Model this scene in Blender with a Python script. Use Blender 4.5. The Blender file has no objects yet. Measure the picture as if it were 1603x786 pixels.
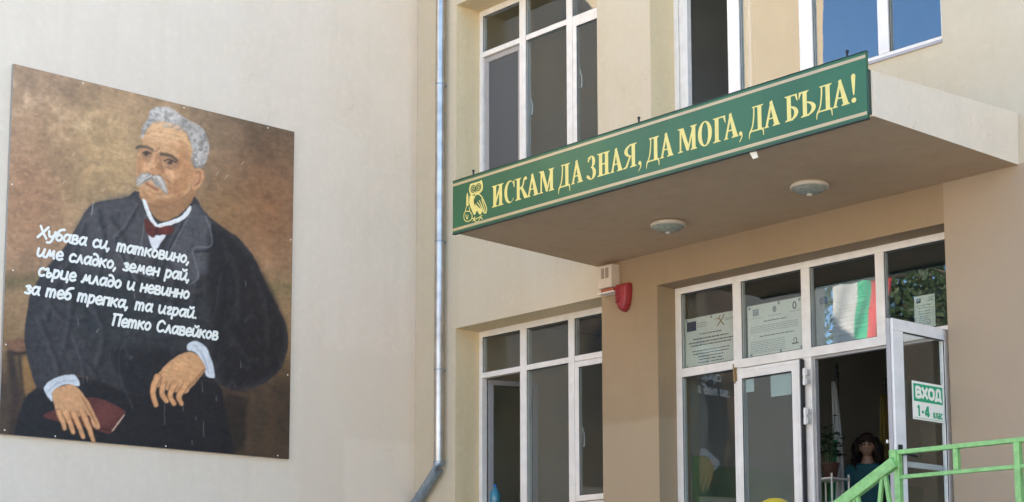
import bpy, bmesh, math, random
import numpy as np
from mathutils import Vector, Matrix
random.seed(7)
sc = bpy.context.scene
C = sc.collection
# ------------------------------------------------------------------ camera, sky, sun, exposure
yaw, pitch, roll = .83751, .13452, -.00136
fw = Vector((-math.sin(yaw)*math.cos(pitch), math.cos(yaw)*math.cos(pitch), math.sin(pitch)))
rt = Vector((math.cos(yaw), math.sin(yaw), 0)); up = rt.cross(fw)
r2_ = math.cos(roll)*rt+math.sin(roll)*up; u2_ = -math.sin(roll)*rt+math.cos(roll)*up
cd = bpy.data.cameras.new('camera'); cam = bpy.data.objects.new('camera', cd); C.objects.link(cam)
m4 = Matrix((r2_, u2_, -fw)).transposed().to_4x4(); m4.translation = (13.6397, -10.93297, 1.6); cam.matrix_world = m4
cd.sensor_width = 36; cd.lens = 2655.967/1603*36; cd.shift_y = (656.0026-393)/1603; cd.clip_end = 2000; cd.clip_start = .1
sc.camera = cam
SUN_EL, SUN_AZ = math.radians(23), math.radians(45)
wd = bpy.data.worlds.new('World'); sc.world = wd; wd.use_nodes = True
nt = wd.node_tree; bg = nt.nodes['Background']; sky = nt.nodes.new('ShaderNodeTexSky')
sky.sky_type = 'NISHITA'; sky.sun_disc = False; sky.sun_elevation = SUN_EL; sky.sun_rotation = SUN_AZ; sky.dust_density = .4; sky.air_density = 1.0; sky.ozone_density = 5.0
nt.links.new(sky.outputs[0], bg.inputs[0]); bg.inputs[1].default_value = .088
sd = bpy.data.lights.new('sun', 'SUN'); sd.energy = 3.8; sd.angle = math.radians(.5); sd.color = (1, .90, .76)
so = bpy.data.objects.new('sun', sd); C.objects.link(so)
sdir = Vector((math.sin(SUN_AZ)*math.cos(SUN_EL), math.cos(SUN_AZ)*math.cos(SUN_EL), math.sin(SUN_EL)))
so.rotation_euler = sdir.to_track_quat('Z', 'Y').to_euler(); so.location = (5, 5, 30)
vs = sc.view_settings; vs.view_transform = 'Standard'; vs.look = 'None'; vs.gamma = 1; vs.exposure = 2.93; vs.use_curve_mapping = False
sc.cycles.max_bounces = 10; sc.cycles.diffuse_bounces = 6; sc.cycles.transparent_max_bounces = 24; sc.cycles.glossy_bounces = 5
sc.cycles.use_denoising = True; sc.cycles.sample_clamp_indirect = 6

# ------------------------------------------------------------------ helpers
ORG = {}
def tag(o, label, cat, group=None):
    o['label'] = label; o['category'] = cat
    if group: o['group'] = group
    return o
def thing(name, loc, label, cat, group=None):
    o = bpy.data.objects.new(name, None); C.objects.link(o); o.location = loc; o.empty_display_size = .1
    ORG[o] = Vector(loc); return tag(o, label, cat, group)
class MB:
    def __init__(s): s.v = []; s.f = []; s.mi = []; s.sm = []
    def add(s, vs_, fs, m=0, smooth=False):
        b = len(s.v); s.v += [tuple(float(c) for c in p) for p in vs_]
        for f in fs: s.f.append([b+i for i in f]); s.mi.append(m); s.sm.append(smooth)
        return s
    def box(s, x0, x1, y0, y1, z0, z1, m=0):
        return s.add([(x0, y0, z0), (x1, y0, z0), (x1, y1, z0), (x0, y1, z0), (x0, y0, z1), (x1, y0, z1), (x1, y1, z1), (x0, y1, z1)],
                     [(0, 3, 2, 1), (4, 5, 6, 7), (0, 1, 5, 4), (1, 2, 6, 5), (2, 3, 7, 6), (3, 0, 4, 7)], m)
    def hexa(s, p, m=0):
        return s.add(p, [(0, 3, 2, 1), (4, 5, 6, 7), (0, 1, 5, 4), (1, 2, 6, 5), (2, 3, 7, 6), (3, 0, 4, 7)], m)
    def bar(s, a, b, w, h, m=0, upv=(0, 0, 1)):
        a = Vector(a); b = Vector(b); d = (b-a).normalized(); u = Vector(upv); sd_ = d.cross(u).normalized(); u = sd_.cross(d)
        p = []
        for q in (a, b):
            for i, j in ((-1, -1), (1, -1), (1, 1), (-1, 1)): p.append(q+sd_*(i*w/2)+u*(j*h/2))
        return s.add(p, [(0, 3, 2, 1), (4, 5, 6, 7), (0, 1, 5, 4), (1, 2, 6, 5), (2, 3, 7, 6), (3, 0, 4, 7)], m)
    def tube(s, pts, r, n=14, m=0, cap=True):
        pts = [Vector(p) for p in pts]; rs = r if isinstance(r, (list, tuple)) else [r]*len(pts); vs_ = []; fs = []
        for i, p in enumerate(pts):
            d = (pts[min(i+1, len(pts)-1)]-pts[max(i-1, 0)]).normalized()
            a = Vector((0, 0, 1)) if abs(d.z) < .9 else Vector((1, 0, 0)); e1 = d.cross(a).normalized(); e2 = d.cross(e1)
            for k in range(n): t = 2*math.pi*k/n; vs_.append(p+(e1*math.cos(t)+e2*math.sin(t))*rs[i])
        for i in range(len(pts)-1):
            for k in range(n): a = i*n+k; b = i*n+(k+1) % n; fs.append((a, b, b+n, a+n))
        s.add(vs_, fs, m, True)
        if cap:
            s.add(vs_[:n], [list(range(n))[::-1]], m); s.add(vs_[-n:], [list(range(n))], m)
        return s
    def lathe(s, prof, o=(0, 0, 0), n=32, m=0, M=None, sc_=(1, 1)):
        vs_ = []; fs = []
        for r, z in prof:
            for k in range(n):
                t = 2*math.pi*k/n; p = Vector((r*math.cos(t)*sc_[0], r*math.sin(t)*sc_[1], z))
                vs_.append((M @ p if M else p)+Vector(o))
        for i in range(len(prof)-1):
            for k in range(n): a = i*n+k; b = i*n+(k+1) % n; fs.append((a, b, b+n, a+n))
        return s.add(vs_, fs, m, True)
    def build(s, name, mats, parent=None, kind=None, bevel=0):
        o0 = ORG.get(parent, Vector((0, 0, 0)))
        me = bpy.data.meshes.new(name); me.from_pydata([(x-o0.x, y-o0.y, z-o0.z) for x, y, z in s.v], [], s.f)
        for mt in (mats if isinstance(mats, (list, tuple)) else [mats]): me.materials.append(mt)
        me.polygons.foreach_set('material_index', s.mi); me.polygons.foreach_set('use_smooth', s.sm); me.update()
        o = bpy.data.objects.new(name, me); C.objects.link(o); ORG[o] = o0
        if parent: o.parent = parent
        if kind: o['kind'] = kind
        if bevel:
            b = o.modifiers.new('bevel', 'BEVEL'); b.width = bevel; b.segments = 2; b.limit_method = 'ANGLE'; b.angle_limit = math.radians(50)
        return o
def lin(c):
    return tuple(((v/255)/12.92 if v/255 <= .04045 else ((v/255+.055)/1.055)**2.4) for v in c)
TINT = (1.165, 1.03, .885)          # takes the blue of the open shade out of colours read from the photograph
def alb(r, g, b, k=1.05):
    return tuple(min(.9, v*k*t) for v, t in zip(lin((r, g, b)), TINT))
def nodes(name):
    m = bpy.data.materials.new(name); m.use_nodes = True; t = m.node_tree
    return m, t, t.nodes['Principled BSDF']
def N(t, ty, **kw):
    n = t.nodes.new(ty)
    for k, v in kw.items():
        if k.startswith('i_'): n.inputs[int(k[2:]) if k[2:].isdigit() else k[2:]].default_value = v
        else: setattr(n, k, v)
    return n
def simple(name, col, rough=.5, metal=0, spec=.5, var=.08, vs_=6, bump=0, bs=60, coat=0):
    m, t, p = nodes(name); p.inputs['Roughness'].default_value = rough; p.inputs['Metallic'].default_value = metal
    p.inputs['Specular IOR Level'].default_value = spec; p.inputs['Coat Weight'].default_value = coat
    tc = N(t, 'ShaderNodeNewGeometry'); no = N(t, 'ShaderNodeTexNoise'); no.inputs['Scale'].default_value = vs_; no.inputs['Detail'].default_value = 5
    t.links.new(tc.outputs['Position'], no.inputs['Vector'])
    mx = N(t, 'ShaderNodeMix', data_type='RGBA'); mx.inputs[6].default_value = (*[c*(1-var) for c in col], 1); mx.inputs[7].default_value = (*[min(1, c*(1+var)) for c in col], 1)
    mr = N(t, 'ShaderNodeMapRange'); mr.inputs[1].default_value = .3; mr.inputs[2].default_value = .7
    t.links.new(no.outputs[0], mr.inputs[0]); t.links.new(mr.outputs[0], mx.inputs[0]); t.links.new(mx.outputs[2], p.inputs['Base Color'])
    if bump:
        nb = N(t, 'ShaderNodeTexNoise'); nb.inputs['Scale'].default_value = bs; nb.inputs['Detail'].default_value = 6
        t.links.new(tc.outputs['Position'], nb.inputs['Vector']); b = N(t, 'ShaderNodeBump'); b.inputs['Strength'].default_value = bump; b.inputs['Distance'].default_value = .004
        t.links.new(nb.outputs[0], b.inputs['Height']); t.links.new(b.outputs[0], p.inputs['Normal'])
    return m
def plaster(name, col, stain=(.6, .55, .45), amt=.35, patch=None, spots=0):
    # rendered wall paint: broad mottling, rain streaks, fine grit, optional repaint and tone patches given as (axis ranges, colour factor)
    m, t, p = nodes(name); p.inputs['Roughness'].default_value = .88; p.inputs['Specular IOR Level'].default_value = .2
    g = N(t, 'ShaderNodeNewGeometry'); L = t.links.new
    n1 = N(t, 'ShaderNodeTexNoise'); n1.inputs['Scale'].default_value = .9; n1.inputs['Detail'].default_value = 7; n1.inputs['Roughness'].default_value = .62
    L(g.outputs['Position'], n1.inputs['Vector'])
    mp = N(t, 'ShaderNodeMapping'); mp.inputs['Scale'].default_value = (3.2, 3.2, .22); L(g.outputs['Position'], mp.inputs['Vector'])
    n2 = N(t, 'ShaderNodeTexNoise'); n2.inputs['Scale'].default_value = 1.6; n2.inputs['Detail'].default_value = 6; L(mp.outputs[0], n2.inputs['Vector'])
    n3 = N(t, 'ShaderNodeTexNoise'); n3.inputs['Scale'].default_value = 14; n3.inputs['Detail'].default_value = 5; L(g.outputs['Position'], n3.inputs['Vector'])
    def mr(src, a, b, c=0, e=1):
        q = N(t, 'ShaderNodeMapRange'); q.inputs[1].default_value = a; q.inputs[2].default_value = b; q.inputs[3].default_value = c; q.inputs[4].default_value = e; L(src, q.inputs[0]); return q.outputs[0]
    def mix(a, b, f, ty='MIX'):
        q = N(t, 'ShaderNodeMix', data_type='RGBA', blend_type=ty)
        for k, v in ((6, a), (7, b)):
            if isinstance(v, tuple): q.inputs[k].default_value = (*v, 1)
            else: L(v, q.inputs[k])
        if isinstance(f, float): q.inputs[0].default_value = f
        else: L(f, q.inputs[0])
        return q.outputs[2]
    dark = tuple(c*s_ for c, s_ in zip(col, stain))
    c = mix(col, dark, mr(n1.outputs[0], .42, .78, 0, amt)); c = mix(c, dark, mr(n2.outputs[0], .5, .8, 0, amt*.7))
    c = mix(c, tuple(min(.9, v*1.08) for v in col), mr(n3.outputs[0], .5, .75, 0, .5))
    if patch:
        sx = N(t, 'ShaderNodeSeparateXYZ'); L(g.outputs['Position'], sx.inputs[0])
        wob = N(t, 'ShaderNodeTexNoise'); wob.inputs['Scale'].default_value = 7; L(g.outputs['Position'], wob.inputs['Vector'])
        for rngs, fac, soft in patch:
            f = None
            for ax, lo, hi in rngs:
                ad = N(t, 'ShaderNodeMath', operation='MULTIPLY_ADD'); L(wob.outputs[0], ad.inputs[0]); ad.inputs[1].default_value = soft*2.5; L(sx.outputs[ax], ad.inputs[2])
                for e, sgn in ((lo, 1), (hi, -1)):
                    if e is None: continue
                    q = mr(ad.outputs[0], e+soft*1.2-soft*sgn, e+soft*1.2+soft*sgn)
                    if f is None: f = q
                    else:
                        mm = N(t, 'ShaderNodeMath', operation='MULTIPLY'); L(f, mm.inputs[0]); L(q, mm.inputs[1]); f = mm.outputs[0]
            c = mix(c, tuple(min(.9, v*k) for v, k in zip(col, fac)), f)
    if spots:
        v = N(t, 'ShaderNodeTexVoronoi'); v.inputs['Scale'].default_value = 5; L(g.outputs['Position'], v.inputs['Vector'])
        n4 = N(t, 'ShaderNodeTexNoise'); n4.inputs['Scale'].default_value = 40; n4.inputs['Detail'].default_value = 3; L(g.outputs['Position'], n4.inputs['Vector'])
        n5 = N(t, 'ShaderNodeTexNoise'); n5.inputs['Scale'].default_value = 1.1; L(g.outputs['Position'], n5.inputs['Vector'])
        a = N(t, 'ShaderNodeMath', operation='MULTIPLY'); L(mr(n4.outputs[0], .66, .72), a.inputs[0]); L(mr(n5.outputs[0], .52, .66, 0, spots), a.inputs[1])
        c = mix(c, tuple(v_*.35 for v_ in col), a.outputs[0])
    # hairline cracks along warped cell borders, broken up by noise
    wv = N(t, 'ShaderNodeVectorMath', operation='MULTIPLY_ADD'); wn = N(t, 'ShaderNodeTexNoise'); wn.inputs['Scale'].default_value = 1.7; wn.inputs['Detail'].default_value = 6; L(g.outputs['Position'], wn.inputs['Vector'])
    L(wn.outputs['Color'], wv.inputs[0]); wv.inputs[1].default_value = (1.1, 1.1, 1.1); L(g.outputs['Position'], wv.inputs[2])
    cv = N(t, 'ShaderNodeTexVoronoi', feature='DISTANCE_TO_EDGE'); cv.inputs['Scale'].default_value = .42; L(wv.outputs[0], cv.inputs['Vector'])
    cm = N(t, 'ShaderNodeMath', operation='MULTIPLY'); L(mr(cv.outputs['Distance'], .0012, .0045, 1, 0), cm.inputs[0]); L(mr(n1.outputs[0], .52, .64, 0, .2), cm.inputs[1])
    c = mix(c, tuple(v_*.55 for v_ in col), cm.outputs[0])
    L(c, p.inputs['Base Color'])
    nb = N(t, 'ShaderNodeTexNoise'); nb.inputs['Scale'].default_value = 130; nb.inputs['Detail'].default_value = 4; L(g.outputs['Position'], nb.inputs['Vector'])
    nb2 = N(t, 'ShaderNodeTexNoise'); nb2.inputs['Scale'].default_value = 4; nb2.inputs['Detail'].default_value = 3; L(g.outputs['Position'], nb2.inputs['Vector'])
    b1 = N(t, 'ShaderNodeBump'); b1.inputs['Strength'].default_value = .35; b1.inputs['Distance'].default_value = .003; L(nb.outputs[0], b1.inputs['Height'])
    b2 = N(t, 'ShaderNodeBump'); b2.inputs['Strength'].default_value = .25; b2.inputs['Distance'].default_value = .03; L(nb2.outputs[0], b2.inputs['Height']); L(b1.outputs[0], b2.inputs['Normal'])
    L(b2.outputs[0], p.inputs['Normal'])
    return m
def glassmat(name, f0=.075, tint=(.86, .9, .9), gcol=(1, 1, 1)):
    m = bpy.data.materials.new(name); m.use_nodes = True; t = m.node_tree; t.nodes.clear(); L = t.links.new
    g = N(t, 'ShaderNodeNewGeometry'); dt = N(t, 'ShaderNodeVectorMath', operation='DOT_PRODUCT'); L(g.outputs['Normal'], dt.inputs[0]); L(g.outputs['Incoming'], dt.inputs[1])
    ab = N(t, 'ShaderNodeMath', operation='ABSOLUTE'); L(dt.outputs['Value'], ab.inputs[0])
    om = N(t, 'ShaderNodeMath', operation='SUBTRACT'); om.inputs[0].default_value = 1; L(ab.outputs[0], om.inputs[1])
    pw = N(t, 'ShaderNodeMath', operation='POWER'); L(om.outputs[0], pw.inputs[0]); pw.inputs[1].default_value = 5
    ma = N(t, 'ShaderNodeMath', operation='MULTIPLY_ADD'); L(pw.outputs[0], ma.inputs[0]); ma.inputs[1].default_value = 1-f0; ma.inputs[2].default_value = f0
    tr = N(t, 'ShaderNodeBsdfTransparent'); tr.inputs[0].default_value = (*tint, 1)
    gl = N(t, 'ShaderNodeBsdfGlossy'); gl.inputs['Roughness'].default_value = 0; gl.inputs[0].default_value = (*gcol, 1)
    nz = N(t, 'ShaderNodeTexNoise'); nz.inputs['Scale'].default_value = 1.3; L(g.outputs['Position'], nz.inputs['Vector'])
    bp = N(t, 'ShaderNodeBump'); bp.inputs['Strength'].default_value = .09; bp.inputs['Distance'].default_value = .02; L(nz.outputs[0], bp.inputs['Height']); L(bp.outputs[0], gl.inputs['Normal'])
    mx = N(t, 'ShaderNodeMixShader'); L(ma.outputs[0], mx.inputs[0]); L(tr.outputs[0], mx.inputs[1]); L(gl.outputs[0], mx.inputs[2])
    o = N(t, 'ShaderNodeOutputMaterial'); L(mx.outputs[0], o.inputs[0]); return m
def sheet_clear(name, col, a):
    m = bpy.data.materials.new(name); m.use_nodes = True; t = m.node_tree; p = t.nodes['Principled BSDF']
    p.inputs['Base Color'].default_value = (*col, 1); p.inputs['Roughness'].default_value = .3; p.inputs['Alpha'].default_value = a; return m

# lettering: ribbons along smoothed strokes, each a hair proud of the last so that none share a plane
def cat(p, n=6):
    p = [Vector(q) for q in p]
    if len(p) < 3: return p
    out = []
    for i in range(len(p)-1):
        a, b, c, e = p[max(i-1, 0)], p[i], p[i+1], p[min(i+2, len(p)-1)]
        for k in range(n):
            t = k/n; out.append(.5*((2*b)+(c-a)*t+(2*a-5*b+4*c-e)*t*t+(3*b-a-3*c+e)*t**3))
    return out+[p[-1]]
class Letters:
    def __init__(s, place, step=.00012): s.mb = MB(); s.place = place; s.k = 0; s.step = step
    def poly(s, pts, m=0):
        s.k += 1; n = len(pts); s.mb.add([s.place(x, y, s.k % 12*s.step) for x, y in pts], [list(range(n))], m)
    def strip(s, A, B, m=0):
        s.k += 1; n = len(A); h = s.k % 12*s.step
        s.mb.add([s.place(x, y, h+s.step*.9*i/n) for i, (x, y) in enumerate(A)]+[s.place(x, y, h+s.step*.9*i/n) for i, (x, y) in enumerate(B)], [(i, i+1, n+i+1, n+i) for i in range(n-1)], m)
    def stroke(s, pts, w, cap=True, sm=True, w2=None, m=0):
        p = cat([Vector((x, y)) for x, y in pts]) if sm else [Vector((x, y)) for x, y in pts]
        w2 = w if w2 is None else w2; A = []; B = []; n = len(p)
        for i, q in enumerate(p):
            d = (p[min(i+1, n-1)]-p[max(i-1, 0)]); d = d.normalized() if d.length > 1e-9 else Vector((1, 0)); o = Vector((-d.y, d.x)); ww = (w+(w2-w)*i/(n-1))/2
            if cap and i == 0:
                for t in (80, 55, 28): a = math.radians(t); e = q-d*ww*math.sin(a); A.append(e+o*ww*math.cos(a)); B.append(e-o*ww*math.cos(a))
            A.append(q+o*ww); B.append(q-o*ww)
            if cap and i == n-1:
                for t in (28, 55, 80): a = math.radians(t); e = q+d*ww*math.sin(a); A.append(e+o*ww*math.cos(a)); B.append(e-o*ww*math.cos(a))
        s.strip([tuple(a) for a in A], [tuple(b) for b in B], m)
    def disc(s, x, y, rx, ry=None, m=0, n=20):
        ry = rx if ry is None else ry; s.poly([(x+rx*math.cos(2*math.pi*i/n), y+ry*math.sin(2*math.pi*i/n)) for i in range(n)], m)
    def ring(s, cx, cy, rx, ry, ix, iy, a0=0, a1=360, n=36, m=0, dx=0):
        ts = [math.radians(a0+(a1-a0)*i/n) for i in range(n+1)]
        s.strip([(cx+rx*math.cos(t), cy+ry*math.sin(t)) for t in ts], [(cx+dx+ix*math.cos(t), cy+iy*math.sin(t)) for t in ts], m)
HAND = {'Х': (.95, [[(.08, 1.45), (.42, .75), (.85, .03)], [(.85, 1.45), (.45, .75), (0, .03)]]), 'у': (.8, [[(.05, 1), (.15, .42), (.38, .35), (.6, .55)], [(.68, 1), (.55, .2), (.35, -.35), (.05, -.42)]]),
 'б': (.76, [[(.72, 1.5), (.35, 1.36), (.1, .9), (.07, .3), (.3, .03), (.57, .22), (.57, .6), (.36, .8), (.12, .58)]]), 'а': (.84, [[(.62, .8), (.36, .98), (.1, .7), (.09, .26), (.28, .04), (.5, .25), (.62, .6)], [(.68, .98), (.62, .3), (.74, .05)]]),
 'в': (.76, [[(.1, 0), (.1, 1.0)], [(.1, .98), (.44, 1.0), (.54, .78), (.4, .55), (.1, .53)], [(.36, .55), (.64, .36), (.5, .02), (.1, .02)]]), 'с': (.7, [[(.6, .82), (.36, .98), (.1, .68), (.11, .22), (.33, .03), (.6, .16)]]),
 'и': (.86, [[(.08, .98), (.08, .3), (.25, .04), (.5, .25), (.62, .6)], [(.68, .98), (.62, .3), (.74, .05)]]), 'т': (1.06, [[(.08, .98), (.05, .03)], [(.07, .65), (.25, .97), (.43, .75), (.43, .03)], [(.44, .65), (.64, .97), (.82, .75), (.82, .03)]]),
 'к': (.78, [[(.1, .98), (.06, .03)], [(.62, .97), (.18, .5)], [(.25, .55), (.64, .03)]]), 'о': (.76, [[(.36, .97), (.1, .7), (.1, .25), (.33, .03), (.57, .3), (.58, .72), (.36, .97)]]), 'н': (.8, [[(.1, .98), (.07, .03)], [(.64, .98), (.6, .03)], [(.1, .5), (.6, .53)]]),
 'м': (1.04, [[(.02, .06), (.14, .12), (.32, .95)], [(.32, .95), (.46, .3), (.74, .95)], [(.74, .95), (.78, .3), (.86, .05)]]), 'е': (.74, [[(.12, .46), (.58, .56), (.56, .82), (.36, 1.0), (.1, .72), (.08, .25), (.33, .0), (.64, .16)]]),
 'л': (.8, [[(.02, .06), (.15, .14), (.38, .96)], [(.38, .96), (.56, .3), (.68, .04)]]), 'д': (.76, [[(.54, .62), (.34, .8), (.1, .6), (.09, .24), (.3, .03), (.54, .22), (.6, .72), (.44, 1.25), (.2, 1.46), (.04, 1.4)]]),
 'з': (.64, [[(.08, .86), (.33, .98), (.47, .78), (.26, .54), (.52, .34), (.4, .06), (.05, .1)]]), 'р': (.76, [[(.1, .98), (.04, -.45)], [(.1, .72), (.36, .97), (.58, .74), (.53, .26), (.3, .03), (.09, .18)]]),
 'ъ': (.76, [[(.02, .9), (.22, .96), (.2, .06), (.46, .04), (.6, .28), (.48, .5), (.22, .48)]]), 'ц': (.9, [[(.08, .98), (.08, .2), (.28, .05), (.62, .08)], [(.66, .98), (.62, .08)], [(.62, .08), (.78, .05), (.74, -.28)]]),
 'п': (.8, [[(.1, .98), (.07, .03)], [(.1, .93), (.64, .95)], [(.64, .98), (.6, .03)]]), 'г': (.66, [[(.12, .82), (.36, .98), (.48, .78), (.2, .3), (.24, .05), (.52, .14)]]), 'П': (.98, [[(.14, 1.42), (.08, .03)], [(.0, 1.4), (.86, 1.42)], [(.76, 1.42), (.72, .03)]]),
 'С': (.98, [[(.84, 1.15), (.55, 1.43), (.18, 1.1), (.12, .4), (.4, .03), (.8, .25)]]), ',': (.4, [[(.14, .12), (.02, -.26)]]), '.': (.4, [[(.12, .08), (.14, .06)]]), ' ': (.58, [])}
HAND['й'] = (.86, HAND['и'][1]+[[(.22, 1.38), (.38, 1.24), (.62, 1.4)]])
def hand_text(L, txt, x0, x1, z0, xh, w=.32, sl=.26):
    adv = sum(HAND[c][0] for c in txt); k = (x1-x0)/adv; x = x0
    for c in txt:
        a, st = HAND[c]
        for p in st: L.stroke([(x+px*k+sl*py*xh*.7, z0+py*xh) for px, py in p], w*xh)
        x += a*k
def serif(L, ch, x, z, w, H, m=0):
    # bold old-style roman capitals, cut from stems, hairlines, bowls and slab feet
    X = lambda u: x+u*w
    Z = lambda v: z+v*H
    S = .038/w if w < .2 else .2; st = .036/w; hl = .0105/w; sh = .05
    P = lambda pts: L.poly([(X(a), Z(b)) for a, b in pts], m)
    def stem(c, v0=0, v1=1, a=st, foot=True, head=True, fw=.018/w):
        P([(c-a/2, v0), (c+a/2, v0), (c+a/2, v1), (c-a/2, v1)])
        if foot: P([(c-a/2-fw, v0), (c+a/2+fw, v0), (c+a/2+fw, v0+sh*.55), (c+a/2, v0+sh*1.5), (c-a/2, v0+sh*1.5), (c-a/2-fw, v0+sh*.55)])
        if head: P([(c-a/2-fw, v1), (c-a/2-fw, v1-sh*.55), (c-a/2, v1-sh*1.5), (c+a/2, v1-sh*1.5), (c+a/2+fw, v1-sh*.55), (c+a/2+fw, v1)])
    def diag(u0, v0, u1, v1, a): P([(u0-a/2, v0), (u0+a/2, v0), (u1+a/2, v1), (u1-a/2, v1)])
    def bowl(c, v0, v1, r, thick=st): # right-bulging half bowl starting at u=c
        h = (v1-v0)/2; L.ring(X(c), Z((v0+v1)/2), (r-c)*w, h*H, (r-c-thick)*w, (h-.045)*H, -90, 90, m=m)
    e = st/2+.018/w
    if ch == 'И': stem(e); stem(1-e); diag(e, .06, 1-e, .94, hl*2.2)
    elif ch == 'Н': stem(e); stem(1-e); P([(e, .475), (1-e, .475), (1-e, .53), (e, .53)])
    elif ch == 'С':
        L.ring(X(.52), Z(.5), .52*w, .52*H, (.52-st*.62)*w, .465*H, 40, 318, m=m, dx=st*.34*w); P([(.93, .66), (.98, .66), (.98, 1.0), (.95, 1.0), (.84, .9)])
    elif ch == 'О': L.ring(X(.5), Z(.5), .5*w, .52*H, (.5-st*1.02)*w, .47*H, m=m)
    elif ch == 'К':
        stem(e); L.stroke([(X(2*e-.1), Z(.5)), (X(.62), Z(.62)), (X(.72), Z(.88)), (X(.84), Z(.95))], .016, m=m); L.disc(X(.86), Z(.9), .085*w, .07*H, m)
        P([(.42, .55), (.55, .62), (1.0, .06), (1.04, 0), (.74, 0)])
    elif ch == 'А':
        diag(.13, .03, .5, 1, hl*1.9); P([(.36, .98), (.52, 1.04), (.98, .03), (.66, .03)]); P([(.24, .3), (.7, .3), (.68, .35), (.26, .35)])
        P([(-.02, 0), (.3, 0), (.3, .03), (.17, .07), (.1, .07), (-.02, .03)]); P([(.54, 0), (1.04, 0), (1.04, .03), (.96, .07), (.64, .07), (.54, .03)])
    elif ch == 'М':
        diag(.1, .02, .12, .98, hl*1.6); P([(.02, 1), (.28, 1), (.58, .12), (.5, 0), (.42, .04), (.12, .9)]); diag(.5, .02, .8, .96, hl*1.6); stem(1-e*.95, fw=.014/w)
        P([(-.03, 0), (.24, 0), (.24, .03), (.14, .06), (.07, .06), (-.03, .03)]); P([(-.03, 1), (.2, 1), (.14, .94), (.06, .94), (-.03, .97)])
    elif ch == 'Д':
        stem(.72, .05, 1, foot=False); L.stroke([(X(.36), Z(.97)), (X(.34), Z(.6)), (X(.26), Z(.25)), (X(.14), Z(.06))], .0125, m=m)
        P([(.24, .95), (.95, .95), (.95, 1), (.24, 1)]); P([(.06, .0), (.97, 0), (.97, .06), (.06, .06)])
        L.stroke([(X(.12), Z(.03)), (X(.05), Z(-.06)), (X(.02), Z(-.25))], .017, cap=False, w2=.005, m=m); L.stroke([(X(.9), Z(.03)), (X(.95), Z(-.06)), (X(.97), Z(-.25))], .017, cap=False, w2=.005, m=m)
    elif ch == 'З':
        L.ring(X(.4), Z(.75), .48*w, .27*H, (.48-st*.9)*w, .225*H, -95, 150, m=m); L.ring(X(.38), Z(.25), .6*w, .28*H, (.6-st)*w, .235*H, -155, 95, m=m); L.disc(X(.06), Z(.82), .1*w, .06*H, m); L.disc(X(-.06), Z(.14), .12*w, .07*H, m)
        P([(-.02, .8), (.06, .8), (.06, 1), (.02, 1)])
    elif ch == 'Я':
        stem(1-e); c = 1-e; L.ring(X(c-.04), Z(.72), (c-.1)*w, .28*H, (c-.1-st)*w, .235*H, 90, 270, m=m); P([(.42, .46), (.56, .46), (.28, .04), (.1, .04)]); P([(-.04, 0), (.2, 0), (.3, .07), (.05, .07), (-.04, .03)])
    elif ch == 'Г': stem(e); P([(e, .945), (.97, .945), (.97, 1), (e, 1)]); P([(.8, .945), (.97, .945), (1.0, .7), (.95, .7)])
    elif ch == 'Б': stem(e, head=True); P([(e, .945), (.92, .945), (.92, 1), (e, 1)]); P([(.76, .945), (.92, .945), (.96, .72), (.91, .72)]); bowl(e, 0, .57, 1.0); P([(e, .525), (e+.14, .525), (e+.14, .57), (e, .57)])
    elif ch == 'Ъ': c = .36; stem(c); P([(.02, .945), (c, .945), (c, 1), (.02, 1)]); P([(.02, .945), (.16, .945), (.04, .74), (0, .74)]); bowl(c, 0, .57, 1.0); P([(c, .525), (c+.14, .525), (c+.14, .57), (c, .57)])
    elif ch == '!': L.disc(X(.5), Z(.09), .5*w, .095*H, m); L.stroke([(X(.5), Z(.3)), (X(.5), Z(.55)), (X(.5), Z(1.0))], .008, w2=.036, m=m)
    elif ch == ',': L.disc(X(.45), Z(.08), .45*w, .085*H, m); L.stroke([(X(.72), Z(.07)), (X(.75), Z(-.08)), (X(.1), Z(-.25))], .016, w2=.005, m=m)
BLOCK = {'В': (.78, [[(.12, 0), (.12, 1)], [(.1, .94), (.4, .94), (.6, .84), (.58, .62), (.4, .52), (.12, .52)], [(.4, .52), (.66, .4), (.64, .14), (.42, .06), (.1, .06)]]), 'Х': (.84, [[(.06, 0), (.76, 1)], [(.76, 0), (.06, 1)]]),
 'О': (.86, [[(.42, .95), (.14, .78), (.13, .24), (.42, .05), (.7, .24), (.7, .78), (.42, .95)]]), 'Д': (.92, [[(.26, .94), (.24, .4), (.14, .1)], [(.26, .94), (.68, .94)], [(.68, .98), (.68, .08)], [(.02, .08), (.84, .08)], [(.08, .1), (.08, -.16)], [(.78, .1), (.78, -.16)]]),
 '1': (.6, [[(.16, .74), (.34, .98)], [(.34, 1), (.34, 0)]]), '-': (.5, [[(.1, .42), (.38, .42)]]), '4': (.74, [[(.48, 0), (.48, 1)], [(.46, .98), (.08, .3)], [(.04, .27), (.68, .27)]]), ' ': (.4, []),
 'к': (.62, [[(.12, 0), (.12, .72)], [(.5, .72), (.16, .38)], [(.26, .44), (.54, 0)]]), 'л': (.68, [[(.02, .05), (.14, .1), (.2, .66)], [(.18, .66), (.54, .66)], [(.54, .7), (.54, 0)]]), 'а': (.64, [[(.1, .6), (.3, .7), (.48, .58), (.48, 0)], [(.48, .4), (.2, .36), (.08, .16), (.24, .03), (.48, .16)]]), 'с': (.6, [[(.52, .56), (.32, .7), (.12, .5), (.12, .2), (.32, .03), (.52, .14)]])}
def block_text(L, txt, x0, x1, z0, h, w, m=0):
    adv = sum(BLOCK[c][0] for c in txt); k = (x1-x0)/adv; x = x0
    for c in txt:
        a, st = BLOCK[c]
        for p in st: L.stroke([(x+px*k, z0+py*h) for px, py in p], w, cap=False, sm=len(p) > 3, m=m)
        x += a*k
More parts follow.
